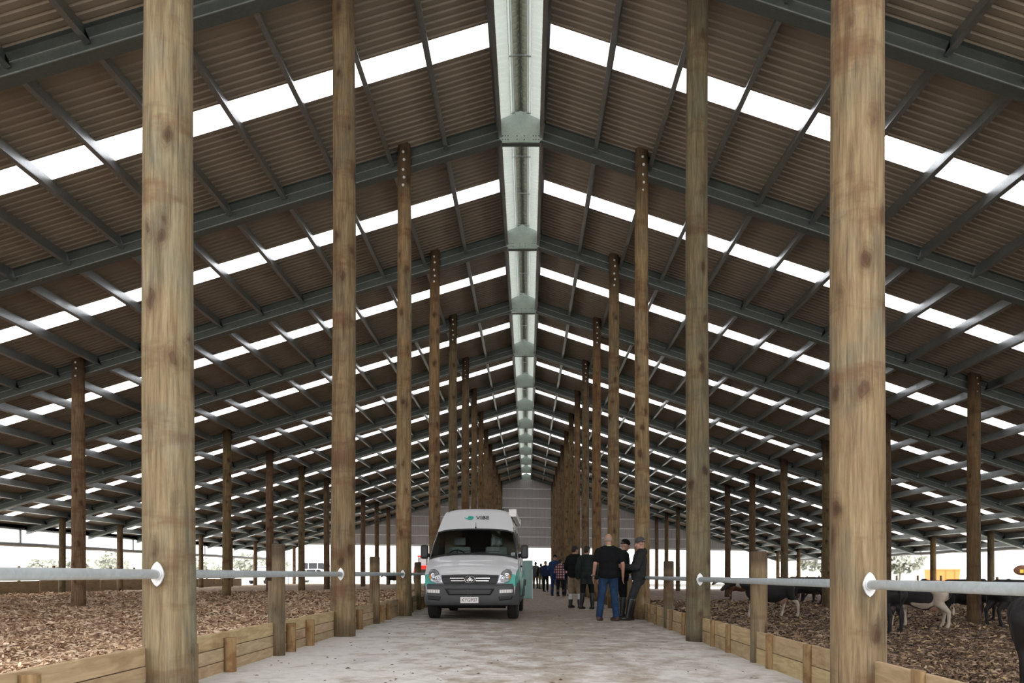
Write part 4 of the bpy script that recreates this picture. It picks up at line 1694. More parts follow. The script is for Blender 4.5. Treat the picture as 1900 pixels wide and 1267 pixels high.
            m.ellipsoid(hd((0, 0.015, 0.055)), (0.090 * S, 0.105 * S, 0.085 * S), rot=HR)
            m.ellipsoid(hd((0, -0.12, 0.045)), (0.070 * S, 0.075 * S, 0.010 * S), rot=HR)
            grow(m, 'cap', mat, root, vx, 1, cut=[(hd((0, 0, 0.030)), HR @ Vector((0, 0, -1)))])
    # top: shirt or jacket
    t = MB()
    g = wear.get('ease', 0.020) * S
    hem = wear.get('hem', 0.90)
    kb = bulk
    t.ellipsoid(up((hx, hy_, 1.28)), (0.168 * S * kb + g, 0.114 * S * kb + g, 0.245 * S))
    t.ellipsoid(up((hx, hy_, 1.10)), (0.158 * S * kb + g, 0.116 * S * kb + g, 0.22 * S))
    t.ellipsoid(hp((0, 0.003, 0.95)), (0.166 * S * kb + g * 1.1, 0.121 * S * kb + g * 1.2, 0.17 * S))
    if hem < 0.85:
        capsule(t, hp((-0.06, 0, 0.92)), hp((-0.06, 0, hem - 0.05)), 0.135 * S, 0.15 * S)
        capsule(t, hp((0.06, 0, 0.92)), hp((0.06, 0, hem - 0.05)), 0.135 * S, 0.15 * S)
    capsule(t, up((hx - sw + 0.02, hy_, 1.405)), up((hx + sw - 0.02, hy_, 1.405)), 0.062 * S + g, 0.062 * S + g)
    for s in (-1, 1):
        capsule(t, up((hx + s * 0.035, hy_ + 0.02, 1.485)), up((hx + s * 0.14, hy_ + 0.01, 1.435)), 0.050 * S + g, 0.052 * S + g)
    capsule(t, up((hx, hy_ + 0.01, 1.44)), up((hx, hy_ + 0.012, 1.515)), 0.068 * S + g * 0.4, 0.060 * S + g * 0.3)
    sl = wear.get('sleeve', 1.0)
    for i in (0, 1):
        sh, el, wr = arms[i]
        if sl >= 0.99:
            capsule(t, sh, el, 0.054 * S + g, 0.044 * S + g)
            capsule(t, el, el + (wr - el) * 0.96, 0.044 * S + g, 0.032 * S + g * 0.8)
        else:
            capsule(t, sh, sh + (el - sh) * sl, 0.056 * S + g, 0.052 * S + g)
    top = grow(t, wear['top_name'], wear['top'], root, vx * 1.15, 5, cut=[(hp((0, 0, hem)), (0, 0, -1)), (up((hx, hy_, 1.535)), (0, 0, 1))])
    if wear.get('collar'):
        m = MB()
        c = up((hx, hy_ + 0.012, 1.520))
        pts = [c + Vector((0.068 * math.cos(a), 0.066 * math.sin(a), 0.012 * math.sin(a))) * S for a in np.linspace(0, 2 * math.pi, 21)]
        m.tube(pts, 0.010 * S, 7, cap=False)
        m.obj('collar', wear['collar'], top, smooth='all')
    if wear.get('hood'):
        m = MB()
        m.ellipsoid(up((hx, hy_ + 0.085, 1.47)), (0.12 * S, 0.062 * S, 0.085 * S))
        grow(m, 'hood', wear['top'], top, vx, 2)
    # trousers
    t = MB()
    te = wear.get('trouser_ease', 0.014) * S
    t.ellipsoid(hp((0, 0.005, 0.93)), (0.166 * S * kb + te, 0.120 * S * kb + te, 0.13 * S))
    for i, s in enumerate((-1, 1)):
        h, kn, an = legs[i]
        capsule(t, h, kn, 0.090 * S + te, 0.062 * S + te)
        capsule(t, hp((s * 0.080, 0.055, 0.87)), hp((s * 0.085, 0.035, 0.82)), 0.075 * S, 0.070 * S)
        e = an + (kn - an) * wear.get('trouser_end', 0.02)
        capsule(t, kn, e, 0.062 * S + te, 0.050 * S + te)
    grow(t, wear.get('trousers_name', 'trousers'), wear['trousers'], root, vx * 1.15, 4, cut=[(P((0, 0, 0.055)), (0, 0, -1)), (hp((0, 0, 1.02)), (0, 0, 1))])
    # footwear
    for i, s in enumerate((-1, 1)):
        h, kn, an = legs[i]
        f = Matrix.Rotation(turn[i], 3, 'Z') @ Vector((0, -1, 0))
        m = MB()
        capsule(m, an + Vector((0, 0, -0.035 * S)) - f * 0.035 * S, an + f * 0.10 * S + Vector((0, 0, -0.040 * S)), 0.048 * S, 0.043 * S)
        capsule(m, an + f * 0.08 * S + Vector((0, 0, -0.045 * S)), an + f * 0.165 * S + Vector((0, 0, -0.052 * S)), 0.043 * S, 0.034 * S)
        bh = wear.get('boot', 0.10)
        if bh > 0.12:
            capsule(m, an + Vector((0, 0, -0.03 * S)), an + (kn - an) * (bh / 0.40), 0.052 * S, 0.076 * S)
        o = grow(m, 'boot' if bh > 0.12 else 'shoe', wear['shoes'], root, vx, 2, cut=[(P((0, 0, 0.012)), (0, 0, -1))])
        m = MB()
        pr = []
        for a in np.linspace(0, 2 * math.pi, 17)[:-1]:
            q = an + f * (0.055 + 0.135 * math.cos(a)) * S + f.cross(Vector((0, 0, 1))) * 0.050 * math.sin(a) * S
            pr.append((q.x, q.y))
        m.prism(pr, 0.0, 0.022 * S, 'z')
        m.obj('sole', SOLE, o)
    return root, dict(arms=arms, top=top, S=S, hd=hd, up=up, HR=HR)

BLACK = cloth('black_cotton', (0.008, 0.009, 0.010), 0.92)
BLACK2 = cloth('black_fleece', (0.012, 0.013, 0.014), 0.95)
CHAR = cloth('charcoal_fleece', (0.028, 0.029, 0.031), 0.95)
DENIM = cloth('blue_denim', (0.020, 0.045, 0.095), 0.9, 0.35, 9)
DENIM_D = cloth('dark_denim', (0.022, 0.034, 0.048), 0.9, 0.3, 9)
TAN = cloth('tan_drill', (0.30, 0.235, 0.165), 0.9, 0.2, 9)
GREEN_D = cloth('dark_green_oilskin', (0.018, 0.026, 0.023), 0.75, 0.25, 6)
NAVY = cloth('navy_cloth', (0.022, 0.032, 0.075), 0.9)
BLUE = cloth('blue_jacket', (0.03, 0.055, 0.14), 0.9)
GREYJ = cloth('grey_jacket', (0.09, 0.095, 0.105), 0.9)
OLIVE = cloth('olive_cloth', (0.14, 0.14, 0.07), 0.9)
LIME = plain('lime_piping', (0.45, 0.62, 0.30), 0.8)
GREYHAT = cloth('grey_wool', (0.075, 0.072, 0.072), 0.95)
BROWN_L = plain('brown_leather', (0.095, 0.045, 0.032), 0.6, 0, 0.2, 12)
RUBBER = plain('black_gumboot', (0.012, 0.012, 0.013), 0.35)
def M_gumboot():
    t = NT('white_topped_gumboot')
    z = t.sep(t.n('TexCoord').outputs['Object'])[2]
    c = t.ramp(z, [(0.24, (0.018, 0.019, 0.020)), (0.26, (0.60, 0.60, 0.60))])
    return t.bsdf(c, 0.4)
def M_check():
    t = NT('check_flannel')
    v = t.sep(t.coord('Object', (1, 1, 1)))
    def band(s, ph):
        w = t.n('Math', operation='FRACT')
        t.l(t.math('ADD', t.math('MULTIPLY', s, 9.0), ph), w.inputs[0])
        return t.ramp(w.outputs[0], [(0.48, 0.0), (0.52, 1.0)])
    a = band(v[0], 0.2)
    b = band(v[2], 0.1)
    both = t.math('MULTIPLY', a, b)
    one = t.math('MAXIMUM', a, b)
    c = t.mix(one, (0.022, 0.012, 0.016), (0.20, 0.045, 0.06))
    c = t.mix(both, c, (0.62, 0.52, 0.53))
    return t.bsdf(c, 0.9)
CHECK = M_check()
def gz(x):
    return ground(x)

# --- bald man in the black shirt, seen from behind (faces away: turned by pi)
xA, yA = 1.70, 17.45
rA, jA = person((xA, yA, gz(xA)), math.pi + 0.06, 1.86, 'bald man seen from behind in black short sleeved shirt, blue jeans and brown shoes',
    dict(feet=((-0.155, 0.02), (0.19, -0.02)), foot_turn=(0.45, -0.45), elbow=((-0.285, 0.05, 1.15), (0.285, 0.05, 1.15)), wrist=((-0.30, -0.04, 0.905), (0.30, -0.06, 0.90)), head_yaw=0.05, nod=0.12),
    dict(top=BLACK, top_name='shirt', trousers=DENIM, trousers_name='jeans', shoes=BROWN_L, sleeve=0.62, bulk=1.16, shoulder=0.205, ease=0.024, hem=0.86, hat=('cropped', HAIR_G), collar=LIME, skin=SKIN_RED, trouser_ease=0.018))
# wrist watch on his left wrist (picture left)
sh, el, wr = jA['arms'][1]
m = MB()
d = (wr - el).normalized()
c = wr - d * 0.03
u = d.cross(Vector((0, 1, 0))).normalized()
w = u.cross(d).normalized()
pts = [c + (u * math.cos(a) + w * math.sin(a)) * 0.034 for a in np.linspace(0, 2 * math.pi, 17)]
m.tube(pts, 0.009, 6, cap=False)
o = m.obj('watch_strap', MAT['van_black'], rA, smooth='all')
m = MB()
m.lathe([(0.019, 0.0), (0.019, 0.010)], 'x', c + u * 0.034 * (1 if u.x > 0 else -1) , 14)
m.obj('watch_face', MAT['chrome'], o)

# --- man in the grey beanie leaning back on the post, profile to the left
xB, yB = 2.27, 17.72
rB, jB = person((xB, yB, gz(xB)), -math.pi / 2, 1.80, 'man in grey beanie and charcoal jacket leaning on the right hand post',
    dict(feet=((-0.10, -0.06), (0.10, -0.16)), foot_turn=(0.1, -0.1), lean=(0, 0.05), hip=(0, 0.10), elbow=((-0.25, 0.02, 1.14), (0.25, 0.02, 1.14)), wrist=((-0.06, -0.20, 1.16), (0.06, -0.20, 1.13)), palm=((0, 0, 1), (0, 0, 1)), grip=True, nod=0.22),
    dict(top=CHAR, top_name='jacket', trousers=cloth('grey_jeans', (0.030, 0.034, 0.036), 0.9, 0.3, 9), shoes=RUBBER, boot=0.34, trouser_end=0.78, bulk=1.08, ease=0.030, hem=0.86, hat=('beanie', GREYHAT), hood=True, skin=SKIN_RED))
# --- man in the black beanie behind, profile to the right
xC, yC = 2.12, 18.75
person((xC, yC, gz(xC)), math.pi / 2 + 0.15, 1.80, 'man in black beanie and dark jacket, turned right towards the grey beanie man',
    dict(feet=((-0.11, 0.02), (0.11, -0.04)), elbow=((-0.25, 0.03, 1.13), (0.25, 0.03, 1.13)), wrist=((-0.10, -0.22, 1.08), (0.10, -0.22, 1.05)), palm=((0, 0, 1), (0, 0, 1)), nod=0.3, lean=(0, -0.06)),
    dict(top=BLACK2, top_name='jacket', trousers=BLACK2, shoes=RUBBER, boot=0.34, trouser_end=0.78, ease=0.032, hem=0.84, hat=('beanie', BLACK), hood=True, bulk=1.1))
# --- pair standing with their backs turned
xD, yD = 1.36, 24.0
person((xD, yD, gz(xD)), math.pi - 0.35, 1.83, 'person in black jacket, tan trousers and white topped gumboots, back turned',
    dict(feet=((-0.14, 0.0), (0.13, 0.02)), foot_turn=(0.4, -0.4), head_yaw=-0.55, nod=0.2, elbow=((-0.27, -0.01, 1.15), (0.27, -0.01, 1.15)), wrist=((-0.15, -0.20, 1.08), (0.15, -0.20, 1.08)), palm=((0, 0, 1), (0, 0, 1))),
    dict(top=BLACK2, top_name='jacket', trousers=TAN, shoes=M_gumboot(), boot=0.32, trouser_end=0.78, ease=0.034, hem=0.86, hat=('hair', HAIR_D), bulk=1.08, trouser_ease=0.03), near=False)
xE, yE = 1.66, 23.2
person((xE, yE, gz(xE)), math.pi - 0.2, 1.80, 'person in long dark green coat and black boots, beside the tan trousers',
    dict(feet=((-0.15, 0.0), (0.17, 0.0)), foot_turn=(0.5, -0.5), head_yaw=-0.5, nod=0.1),
    dict(top=GREEN_D, top_name='coat', trousers=BLACK2, shoes=RUBBER, boot=0.32, trouser_end=0.78, ease=0.036, hem=0.70, hat=('hair', HAIR_D), bulk=1.1, collar=plain('green_collar', (0.03, 0.10, 0.065), 0.9)), near=False)
# --- the group further back
xF, yF = 1.44, 36.6
person((xF, yF, gz(xF)), math.pi - 0.3, 1.66, 'person in red, black and white check shirt seen from behind',
    dict(feet=((-0.14, 0.0), (0.14, 0.0)), head_yaw=-0.5, elbow=((-0.26, -0.01, 1.15), (0.26, -0.03, 1.15)), wrist=((-0.14, -0.20, 1.12), (0.14, -0.22, 1.12)), palm=((0, 0, 1), (0, 0, 1))),
    dict(top=CHECK, top_name='shirt', trousers=cloth('black_trousers', (0.012, 0.012, 0.015)), shoes=BROWN_L, boot=0.2, ease=0.034, hem=0.82, hat=('hair', HAIR_D), bulk=1.08), near=False)
xG, yG = 1.22, 37.3
person((xG, yG, gz(xG)), math.pi - 0.1, 1.86, 'person in dark beanie and blue jacket just left of the check shirt',
    dict(feet=((-0.13, 0.0), (0.13, 0.0)), elbow=((-0.30, -0.04, 1.18), (0.27, 0.02, 1.14)), wrist=((-0.30, -0.24, 1.12), (0.2, -0.16, 1.05)), palm=((0, 0, 1), (0, 0, 1))),
    dict(top=BLUE, top_name='jacket', trousers=cloth('blue_overalls', (0.025, 0.04, 0.13)), shoes=RUBBER, boot=0.25, ease=0.035, hem=0.84, hat=('beanie', BLACK), hood=True, bulk=1.1), near=False)
xH, yH = 1.80, 37.8
person((xH, yH, gz(xH)), math.pi + 0.5, 1.80, 'person in navy jacket and dark jeans just right of the check shirt',
    dict(feet=((-0.15, 0.0), (0.15, 0.05)), head_yaw=0.4),
    dict(top=cloth('ink_jacket', (0.012, 0.018, 0.024)), top_name='jacket', trousers=DENIM_D, shoes=RUBBER, boot=0.25, ease=0.035, hem=0.84, hat=('long_hair', HAIR_B), bulk=1.1), near=False)
xK, yK = 0.98, 46.0
person((xK, yK, gz(xK)), 0.4, 1.72, 'person in dark jacket facing the camera behind the blue jacket',
    dict(feet=((-0.12, 0.0), (0.12, 0.0))),
    dict(top=NAVY, top_name='jacket', trousers=BLACK2, shoes=RUBBER, ease=0.03, hat=('hair', HAIR_B), skin=SKIN_RED), near=False)
xI, yI = 0.52, 55.5
person((xI, yI, gz(xI)), math.pi + 0.2, 1.80, 'person in grey jacket and brown trousers far down the alley, next to the van door',
    dict(feet=((-0.13, 0.0), (0.13, 0.0))),
    dict(top=GREYJ, top_name='jacket', trousers=cloth('brown_trousers', (0.11, 0.075, 0.055)), shoes=RUBBER, boot=0.2, ease=0.034, hem=0.84, hat=('hair', HAIR_D), bulk=1.12), near=False)
xJ, yJ = 0.86, 54.5
rJ, jJ = person((xJ, yJ, gz(xJ)), math.pi - 0.4, 1.68, 'person in dark top carrying an olive bag far down the alley',
    dict(feet=((-0.12, 0.0), (0.12, 0.0))),
    dict(top=BLACK2, top_name='jacket', trousers=OLIVE, shoes=RUBBER, ease=0.03, hem=0.86, hat=('hair', HAIR_D)), near=False)
m = MB()
m.box((xJ + 0.02, yJ - 0.24, gz(xJ) + 0.86), (0.34, 0.12, 0.36))
m.tube([(xJ - 0.13, yJ - 0.22, gz(xJ) + 1.03), (xJ - 0.08, yJ - 0.17, gz(xJ) + 1.42), (xJ + 0.08, yJ - 0.17, gz(xJ) + 1.42), (xJ + 0.16, yJ - 0.22, gz(xJ) + 1.03)], 0.016, 6)
tag(m.obj('shoulder_bag', OLIVE, None, bevel=0.03), 'olive shoulder bag on the back of the person far down the alley', 'bag')
xL, yL = 0.16, 57.0
person((xL, yL, gz(xL)), math.pi, 1.75, 'person in maroon and black far down the alley, partly behind the van door',
    dict(feet=((-0.12, 0.0), (0.12, 0.0))),
    dict(top=BLACK2, top_name='jacket', trousers=cloth('maroon_trousers', (0.07, 0.018, 0.028)), shoes=RUBBER, ease=0.03, hat=('cap', BLACK)), near=False)
# ================================================================== cattle
def M_coat(name, dark, light, thr, scale=1.35, low=0.0, high_white=None):
    """black with white patches; the lower legs and belly can be whiter"""
    t = NT(name)
    v = t.coord('Object', offset=True)
    n = t.noise(v, scale, 1.5, 0.4, 0.5)
    z = t.sep(t.n('TexCoord').outputs['Object'])[2]
    if low:
        n = t.math('ADD', n, t.math('MULTIPLY', t.ramp(z, [(0.45, 1.0), (0.75, 0.0)]), low))
    m = t.ramp(n, [(thr - 0.008, 0.0), (thr + 0.008, 1.0)])
    fur = t.noise(v, 45, 3)
    d = t.mix(fur, tuple(c * 0.6 for c in dark), tuple(c * 1.4 for c in dark))
    l = t.mix(t.ramp(t.noise(v, 5, 4), [(0.4, 0.0), (0.7, 0.5)]), light, (0.30, 0.21, 0.13))
    return t.bsdf(t.mix(m, d, l), 0.75)
BLK = (0.012, 0.011, 0.011)
WHT = (0.62, 0.55, 0.46)
COAT = {
    'black': M_coat('coat_black', BLK, WHT, 2.0),
    'black_white': M_coat('coat_black_white', BLK, WHT, 0.62, 1.3, 0.12),
    'white_black': M_coat('coat_white_black', BLK, WHT, 0.42, 1.5, 0.10),
    'brown': M_coat('coat_red_brown', (0.14, 0.055, 0.028), WHT, 0.70, 1.2, 0.05),
    'legs_white': M_coat('coat_black_white_legs', BLK, WHT, 0.66, 1.1, 0.32),
}
HOOF = plain('hoof', (0.05, 0.04, 0.032), 0.6)
UDDER = plain('udder_skin', (0.42, 0.26, 0.20), 0.7)
UDDER_D = plain('udder_skin_dark', (0.05, 0.035, 0.03), 0.7)
EYE_C = plain('cow_eye', (0.010, 0.008, 0.007), 0.15)
TAGM = plain('ear_tag_yellow', (0.80, 0.55, 0.05), 0.5)
MUZ = plain('muzzle_dark', (0.03, 0.025, 0.024), 0.5)

def cow_parts(coat, head='level', stride=0.0, udder=True):
    """facing +y, feet on z=0; returns list of (name, mesh, [(sub, mesh)])"""
    out = []
    holder = bpy.data.objects.new('holder', None)
    C.objects.link(holder)
    b = MB()
    b.ellipsoid((0, 0.02, 0.92), (0.335, 0.74, 0.375))
    b.ellipsoid((0, 0.42, 0.91), (0.28, 0.40, 0.375))
    b.ellipsoid((0, -0.52, 1.02), (0.29, 0.34, 0.29))
    b.ellipsoid((0, -0.10, 0.83), (0.33, 0.55, 0.32))
    capsule(b, (0, 0.55, 1.24), (0, -0.60, 1.25), 0.075, 0.085)
    for s in (-1, 1):
        capsule(b, (s * 0.16, -0.42, 1.22), (s * 0.20, -0.55, 1.20), 0.07, 0.075)
        capsule(b, (s * 0.12, -0.80, 1.13), (s * 0.16, -0.62, 1.05), 0.07, 0.12)
        st = stride * s
        # hind leg: thigh, stifle forward, hock back, vertical shank
        capsule(b, (s * 0.18, -0.60, 0.98), (s * 0.19, -0.48 + st, 0.72), 0.18, 0.125)
        capsule(b, (s * 0.19, -0.50 + st, 0.72), (s * 0.18, -0.73 + st, 0.48), 0.115, 0.062)
        capsule(b, (s * 0.18, -0.73 + st, 0.49), (s * 0.18, -0.70 + st * 1.3, 0.16), 0.058, 0.042)
        capsule(b, (s * 0.18, -0.70 + st * 1.3, 0.16), (s * 0.18, -0.65 + st * 1.3, 0.06), 0.048, 0.052)
        # front leg: shoulder, upper arm, knee, cannon
        capsule(b, (s * 0.20, 0.62, 0.98), (s * 0.19, 0.50 - st * 0.5, 0.70), 0.14, 0.095)
        capsule(b, (s * 0.19, 0.50 - st * 0.5, 0.70), (s * 0.17, 0.54 - st, 0.40), 0.085, 0.054)
        capsule(b, (s * 0.17, 0.54 - st, 0.40), (s * 0.17, 0.54 - st * 1.3, 0.15), 0.050, 0.038)
        capsule(b, (s * 0.17, 0.54 - st * 1.3, 0.15), (s * 0.17, 0.57 - st * 1.3, 0.06), 0.045, 0.050)
    hz = {'level': 1.20, 'low': 0.42, 'high': 1.42}[head]
    hy = {'level': 1.25, 'low': 1.10, 'high': 1.08}[head]
    capsule(b, (0, 0.60, 1.06), (0, (0.60 + hy) / 2 + 0.02, (1.06 + hz) / 2 + 0.02), 0.21, 0.15)
    capsule(b, (0, (0.60 + hy) / 2, (1.06 + hz) / 2), (0, hy - 0.05, hz - 0.01), 0.155, 0.115)
    tilt = {'level': -0.55, 'low': -1.15, 'high': -0.35}[head]
    R = Matrix.Rotation(tilt, 3, 'X')
    hc = Vector((0, hy, hz))
    H = lambda p: hc + R @ Vector(p)
    b.ellipsoid(H((0, 0.02, 0.01)), (0.12, 0.16, 0.135), rot=R)
    capsule(b, H((0, 0.08, -0.005)), H((0, 0.36, -0.03)), 0.108, 0.075)
    b.ellipsoid(H((0, 0.40, -0.03)), (0.086, 0.07, 0.070), rot=R)
    capsule(b, H((0, 0.05, -0.07)), H((0, 0.34, -0.075)), 0.06, 0.035)
    # tail
    capsule(b, (0, -0.84, 1.20), (0, -0.92, 1.02), 0.032, 0.026, 8)
    capsule(b, (0, -0.92, 1.02), (0, -0.90, 0.62), 0.025, 0.020, 8)
    capsule(b, (0, -0.90, 0.62), (0, -0.89, 0.42), 0.024, 0.036, 8)
    o = grow(b, 'body', coat, holder, 0.022, 5)
    out.append(['body', o.data, []])
    for s in (-1, 1):
        m = MB()
        e0, e1 = H((s * 0.11, -0.03, 0.05)), H((s * 0.28, -0.06, 0.02))
        capsule(m, e0, e1, 0.022, 0.014, 8)
        mid = (e0 + e1) / 2 + Vector((s * 0.02, 0, 0))
        m.ellipsoid(mid, (0.095, 0.022, 0.055))
        ear = grow(m, 'ear', coat, holder, 0.012, 2)
        m = MB()
        m.box(mid + Vector((s * 0.015, 0.024, -0.01)), (0.032, 0.006, 0.034))
        out.append(['ear', ear.data, [('ear_tag', m.mesh('ear_tag', [TAGM]))]])
        m = MB()
        m.ellipsoid(H((s * 0.101, 0.09, 0.04)), (0.018, 0.022, 0.020), 8, 6)
        out.append(['eye', m.mesh('eye', [EYE_C], True), []])
        st = stride * s
        for (x, y) in ((s * 0.18, -0.63 + st * 1.3), (s * 0.17, 0.59 - st * 1.3)):
            m = MB()
            for q in (-0.026, 0.026):
                m.ellipsoid((x + q, y + 0.015, 0.035), (0.034, 0.065, 0.045), 8, 6)
            out.append(['hoof', m.mesh('hoof', [HOOF], True), []])
    m = MB()
    m.ellipsoid(H((0, 0.45, -0.03)), (0.068, 0.036, 0.052), rot=R)
    out.append(['muzzle', m.mesh('muzzle', [MUZ], True), []])
    if udder:
        m = MB()
        m.ellipsoid((0, -0.42, 0.62), (0.16, 0.19, 0.14))
        for x in (-0.07, 0.07):
            for y in (-0.50, -0.34):
                capsule(m, (x, y, 0.56), (x * 1.1, y, 0.45), 0.024, 0.014, 8)
        u = grow(m, 'udder', UDDER, holder, 0.016, 3)
        out.append(['udder', u.data, []])
    for ch in list(holder.children):
        bpy.data.objects.remove(ch)
    bpy.data.objects.remove(holder)
    return out

_cache = {}
def cow(x, y, rz, coat, label, head='level', stride=0.0, scale=1.0, z=None, group='cows in the right pen'):
    key = (head, stride)
    if key not in _cache:
        _cache[key] = cow_parts(COAT['black'], head, stride)
    r = thing('cow', label, 'cow', (x, y, bed_z(x, y) if z is None else z), rz, group)
    r.scale = (scale, scale, scale)
    for nm, me, subs in _cache[key]:
        o = inst(nm, me, r)
        if nm == 'udder' and coat == 'black':
            o.material_slots[0].link = 'OBJECT'
            o.material_slots[0].material = UDDER_D
        if nm in ('body', 'ear'):
            o.material_slots[0].link = 'OBJECT'
            o.material_slots[0].material = COAT[coat]
        for sn, sm in subs:
            inst(sn, sm, o)
    return r
PI = math.pi
cow(8.75, 20.6, 0.12, 'black', 'black cow seen from behind, just right of the nearest right hand post', stride=0.05)
cow(10.95, 23.2, PI / 2 - 0.75, 'white_black', 'white cow with black patches, rear towards the camera, beside the black cow', stride=0.10)
cow(13.55, 25.7, PI / 2, 'black', 'black cow standing broadside behind the mossy post of the middle row', stride=0.08)
cow(13.75, 23.3, -PI / 2 + 0.1, 'black', 'black cow standing broadside at the right edge, its back just below the rail', stride=0.06)
cow(15.6, 25.2, PI / 2 + 0.3, 'black', 'black cow with thin legs showing behind the broadside cow at the right edge', stride=0.12)
cow(8.05, 27.6, PI / 2 + 0.05, 'legs_white', 'black cow with white legs walking left behind the short post', stride=0.16)
cow(12.3, 48.0, PI / 2, 'brown', 'red brown cow standing far back, behind the second right hand rail', stride=0.05)
cow(15.5, 43.5, PI / 2 + 0.2, 'black', 'black grazing cow with its head down left of the nearest right hand post', head='low', stride=0.06)
cow(16.2, 50.5, -0.5, 'brown', 'brown cow far back in the huddle between post and short post', stride=0.04)
cow(17.6, 52.0, 0.4, 'black_white', 'black and white cow far back in the huddle', stride=0.07)
cow(13.5, 40.0, PI / 2 - 0.3, 'black', 'black cow whose back shows over the rail right of the short post', stride=0.05)
eared = cow(5.60, 8.98, PI - 0.52, 'black', 'black cow at the right edge, its brown tagged ear showing above the rail', head='high', z=-0.50)
for ch in eared.children:
    if ch.name.startswith('ear'):
        ch.material_slots[0].material = COAT['brown']
cow(-12.0, 74.0, PI / 2, 'black', 'small black calf far back in the left pen', scale=0.72, group='calves in the left pen')
# ================================================================== pen edges and everything outside
MAT['tin'] = plain('eave_pipe_pvc', (0.42, 0.43, 0.44), 0.5, 0.0, 0.1, 3)
for s in (-1, 1):
    sd = 'left' if s < 0 else 'right'
    x = -25.75 if s < 0 else 25.6
    z = 2.44 if s < 0 else 2.32
    r = thing('eave_pipe', 'long grey water pipe slung below the %s eave' % sd, 'pipe', (x, 0, 0))
    mb = MB()
    ys = np.arange(26, 86, 2.0)
    mb.tube([(0, y, z - (0.03 if s < 0 else 0.06) * math.sin((y - 26) / 6 * math.pi) ** 2) for y in ys], 0.115, 10)
    mb.obj('pipe', MAT['tin'], r, smooth=True)
    for k in range(4, N_FR + 1):
        mb = MB()
        mb.box((-s * 0.02, frame_y(k) - 0.6, (z + raf_bot(x)) / 2 + 0.12), (0.09, 0.11, raf_bot(x) - z + 0.30))
        mb.obj('hanger', MAT['tin'], r)
    g = thing('eave_gutter', 'grey metal gutter along the %s eave' % sd, 'gutter', (x - s * 0.02, 0, 0))
    mb = MB()
    zt = roof_z(RIDGE_X + s * HALF)
    mb.prism([(s * 0.0, zt), (s * 0.0, zt - 0.16), (s * 0.14, zt - 0.16), (s * 0.14, zt - 0.01), (s * 0.125, zt - 0.01), (s * 0.125, zt - 0.145), (s * 0.015, zt - 0.145), (s * 0.015, zt)], 6, 85)
    mb.obj('trough', MAT['tin'], g)
    # outer plank wall, in runs between the eave posts
    for k in range(5, N_FR):
        xo = -25.1 if s < 0 else 24.85
        y0, y1 = frame_y(k) + 0.02, frame_y(k + 1) - 0.02
        if k >= 12 and s < 0:
            continue
        w = thing('plank_edging', 'low plank wall at the outer edge of the %s pen, %s run from the front' % (sd, ORD[k - 4]), 'edging', (xo, (y0 + y1) / 2, bed_z(xo, y0) - 0.15), 0, 'outer plank walls of the %s pen' % sd)
        zz = 0
        for q in range(5):
            mb = MB()
            mb.box((0, 0, 0.08), (0.05, y1 - y0, 0.1575))
            p = mb.obj('plank', MAT['plank'], w, loc=(rnd.uniform(-0.006, 0.006), 0, zz))
            p.color = (0.95, 0.92, 0.88, 1)
            zz += 0.158
        for fr in (-0.25, 0.25):
            mb = MB()
            mb.lathe([(0.07, 0), (0.07, 1.50), (0.05, 1.54)], 'z', (s * 0.12, 0, 0), 10)
            p = mb.obj('fence_post', MAT['peg'], w, loc=(0, (y1 - y0) * fr, 0), smooth=40)
            p.color = (0.6, 0.6, 0.55, 1)
        mb = MB()
        for h in (0.98, 1.15, 1.32):
            mb.tube([(s * 0.05, -(y1 - y0) / 2, h), (s * 0.05, (y1 - y0) / 2, h)], 0.005, 5)
        wr_ = mb.obj('fence_wires', MAT['galv'], w)
        wr_['kind'] = 'stuff'

# gates and rails across the far opening
def gate(x, y, w, label, rz=0.0, z=-0.06):
    g = thing('farm_gate', label, 'gate', (x, y, z), rz, 'gates at the far end')
    mb = MB()
    mb.tube([(-w / 2, 0, 0.12), (-w / 2, 0, 1.12), (w / 2, 0, 1.12), (w / 2, 0, 0.12), (-w / 2, 0, 0.12)], 0.028, 8)
    mb.obj('gate_frame', MAT['galv_bright'], g, smooth=True)
    for q in (-1, 1):
        mb = MB()
        mb.tube([(q * (w / 2 + 0.12), 0, -0.1), (q * (w / 2 + 0.12), 0, 1.3)], 0.06, 10)
        mb.box((q * (w / 2 + 0.05), 0, 0.4), (0.12, 0.03, 0.03))
        mb.box((q * (w / 2 + 0.05), 0, 0.9), (0.12, 0.03, 0.03))
        mb.obj('gate_post', MAT['galv'], g, smooth=40)
    for h in (0.28, 0.46, 0.66, 0.88):
        mb = MB()
        mb.tube([(-w / 2, 0, h), (w / 2, 0, h)], 0.02, 6)
        mb.obj('gate_bar', MAT['galv_bright'], g, smooth=True)
    mb = MB()
    mb.tube([(0, 0, 0.12), (0, 0, 1.12)], 0.02, 6)
    mb.obj('gate_upright', MAT['galv_bright'], g, smooth=True)
    return g
gate(-16.2, 86.5, 4.2, 'galvanised bar gate at the far end, left of the second short post')
gate(-22.8, 86.5, 4.2, 'galvanised bar gate at the far end, in front of the parked white vehicles')

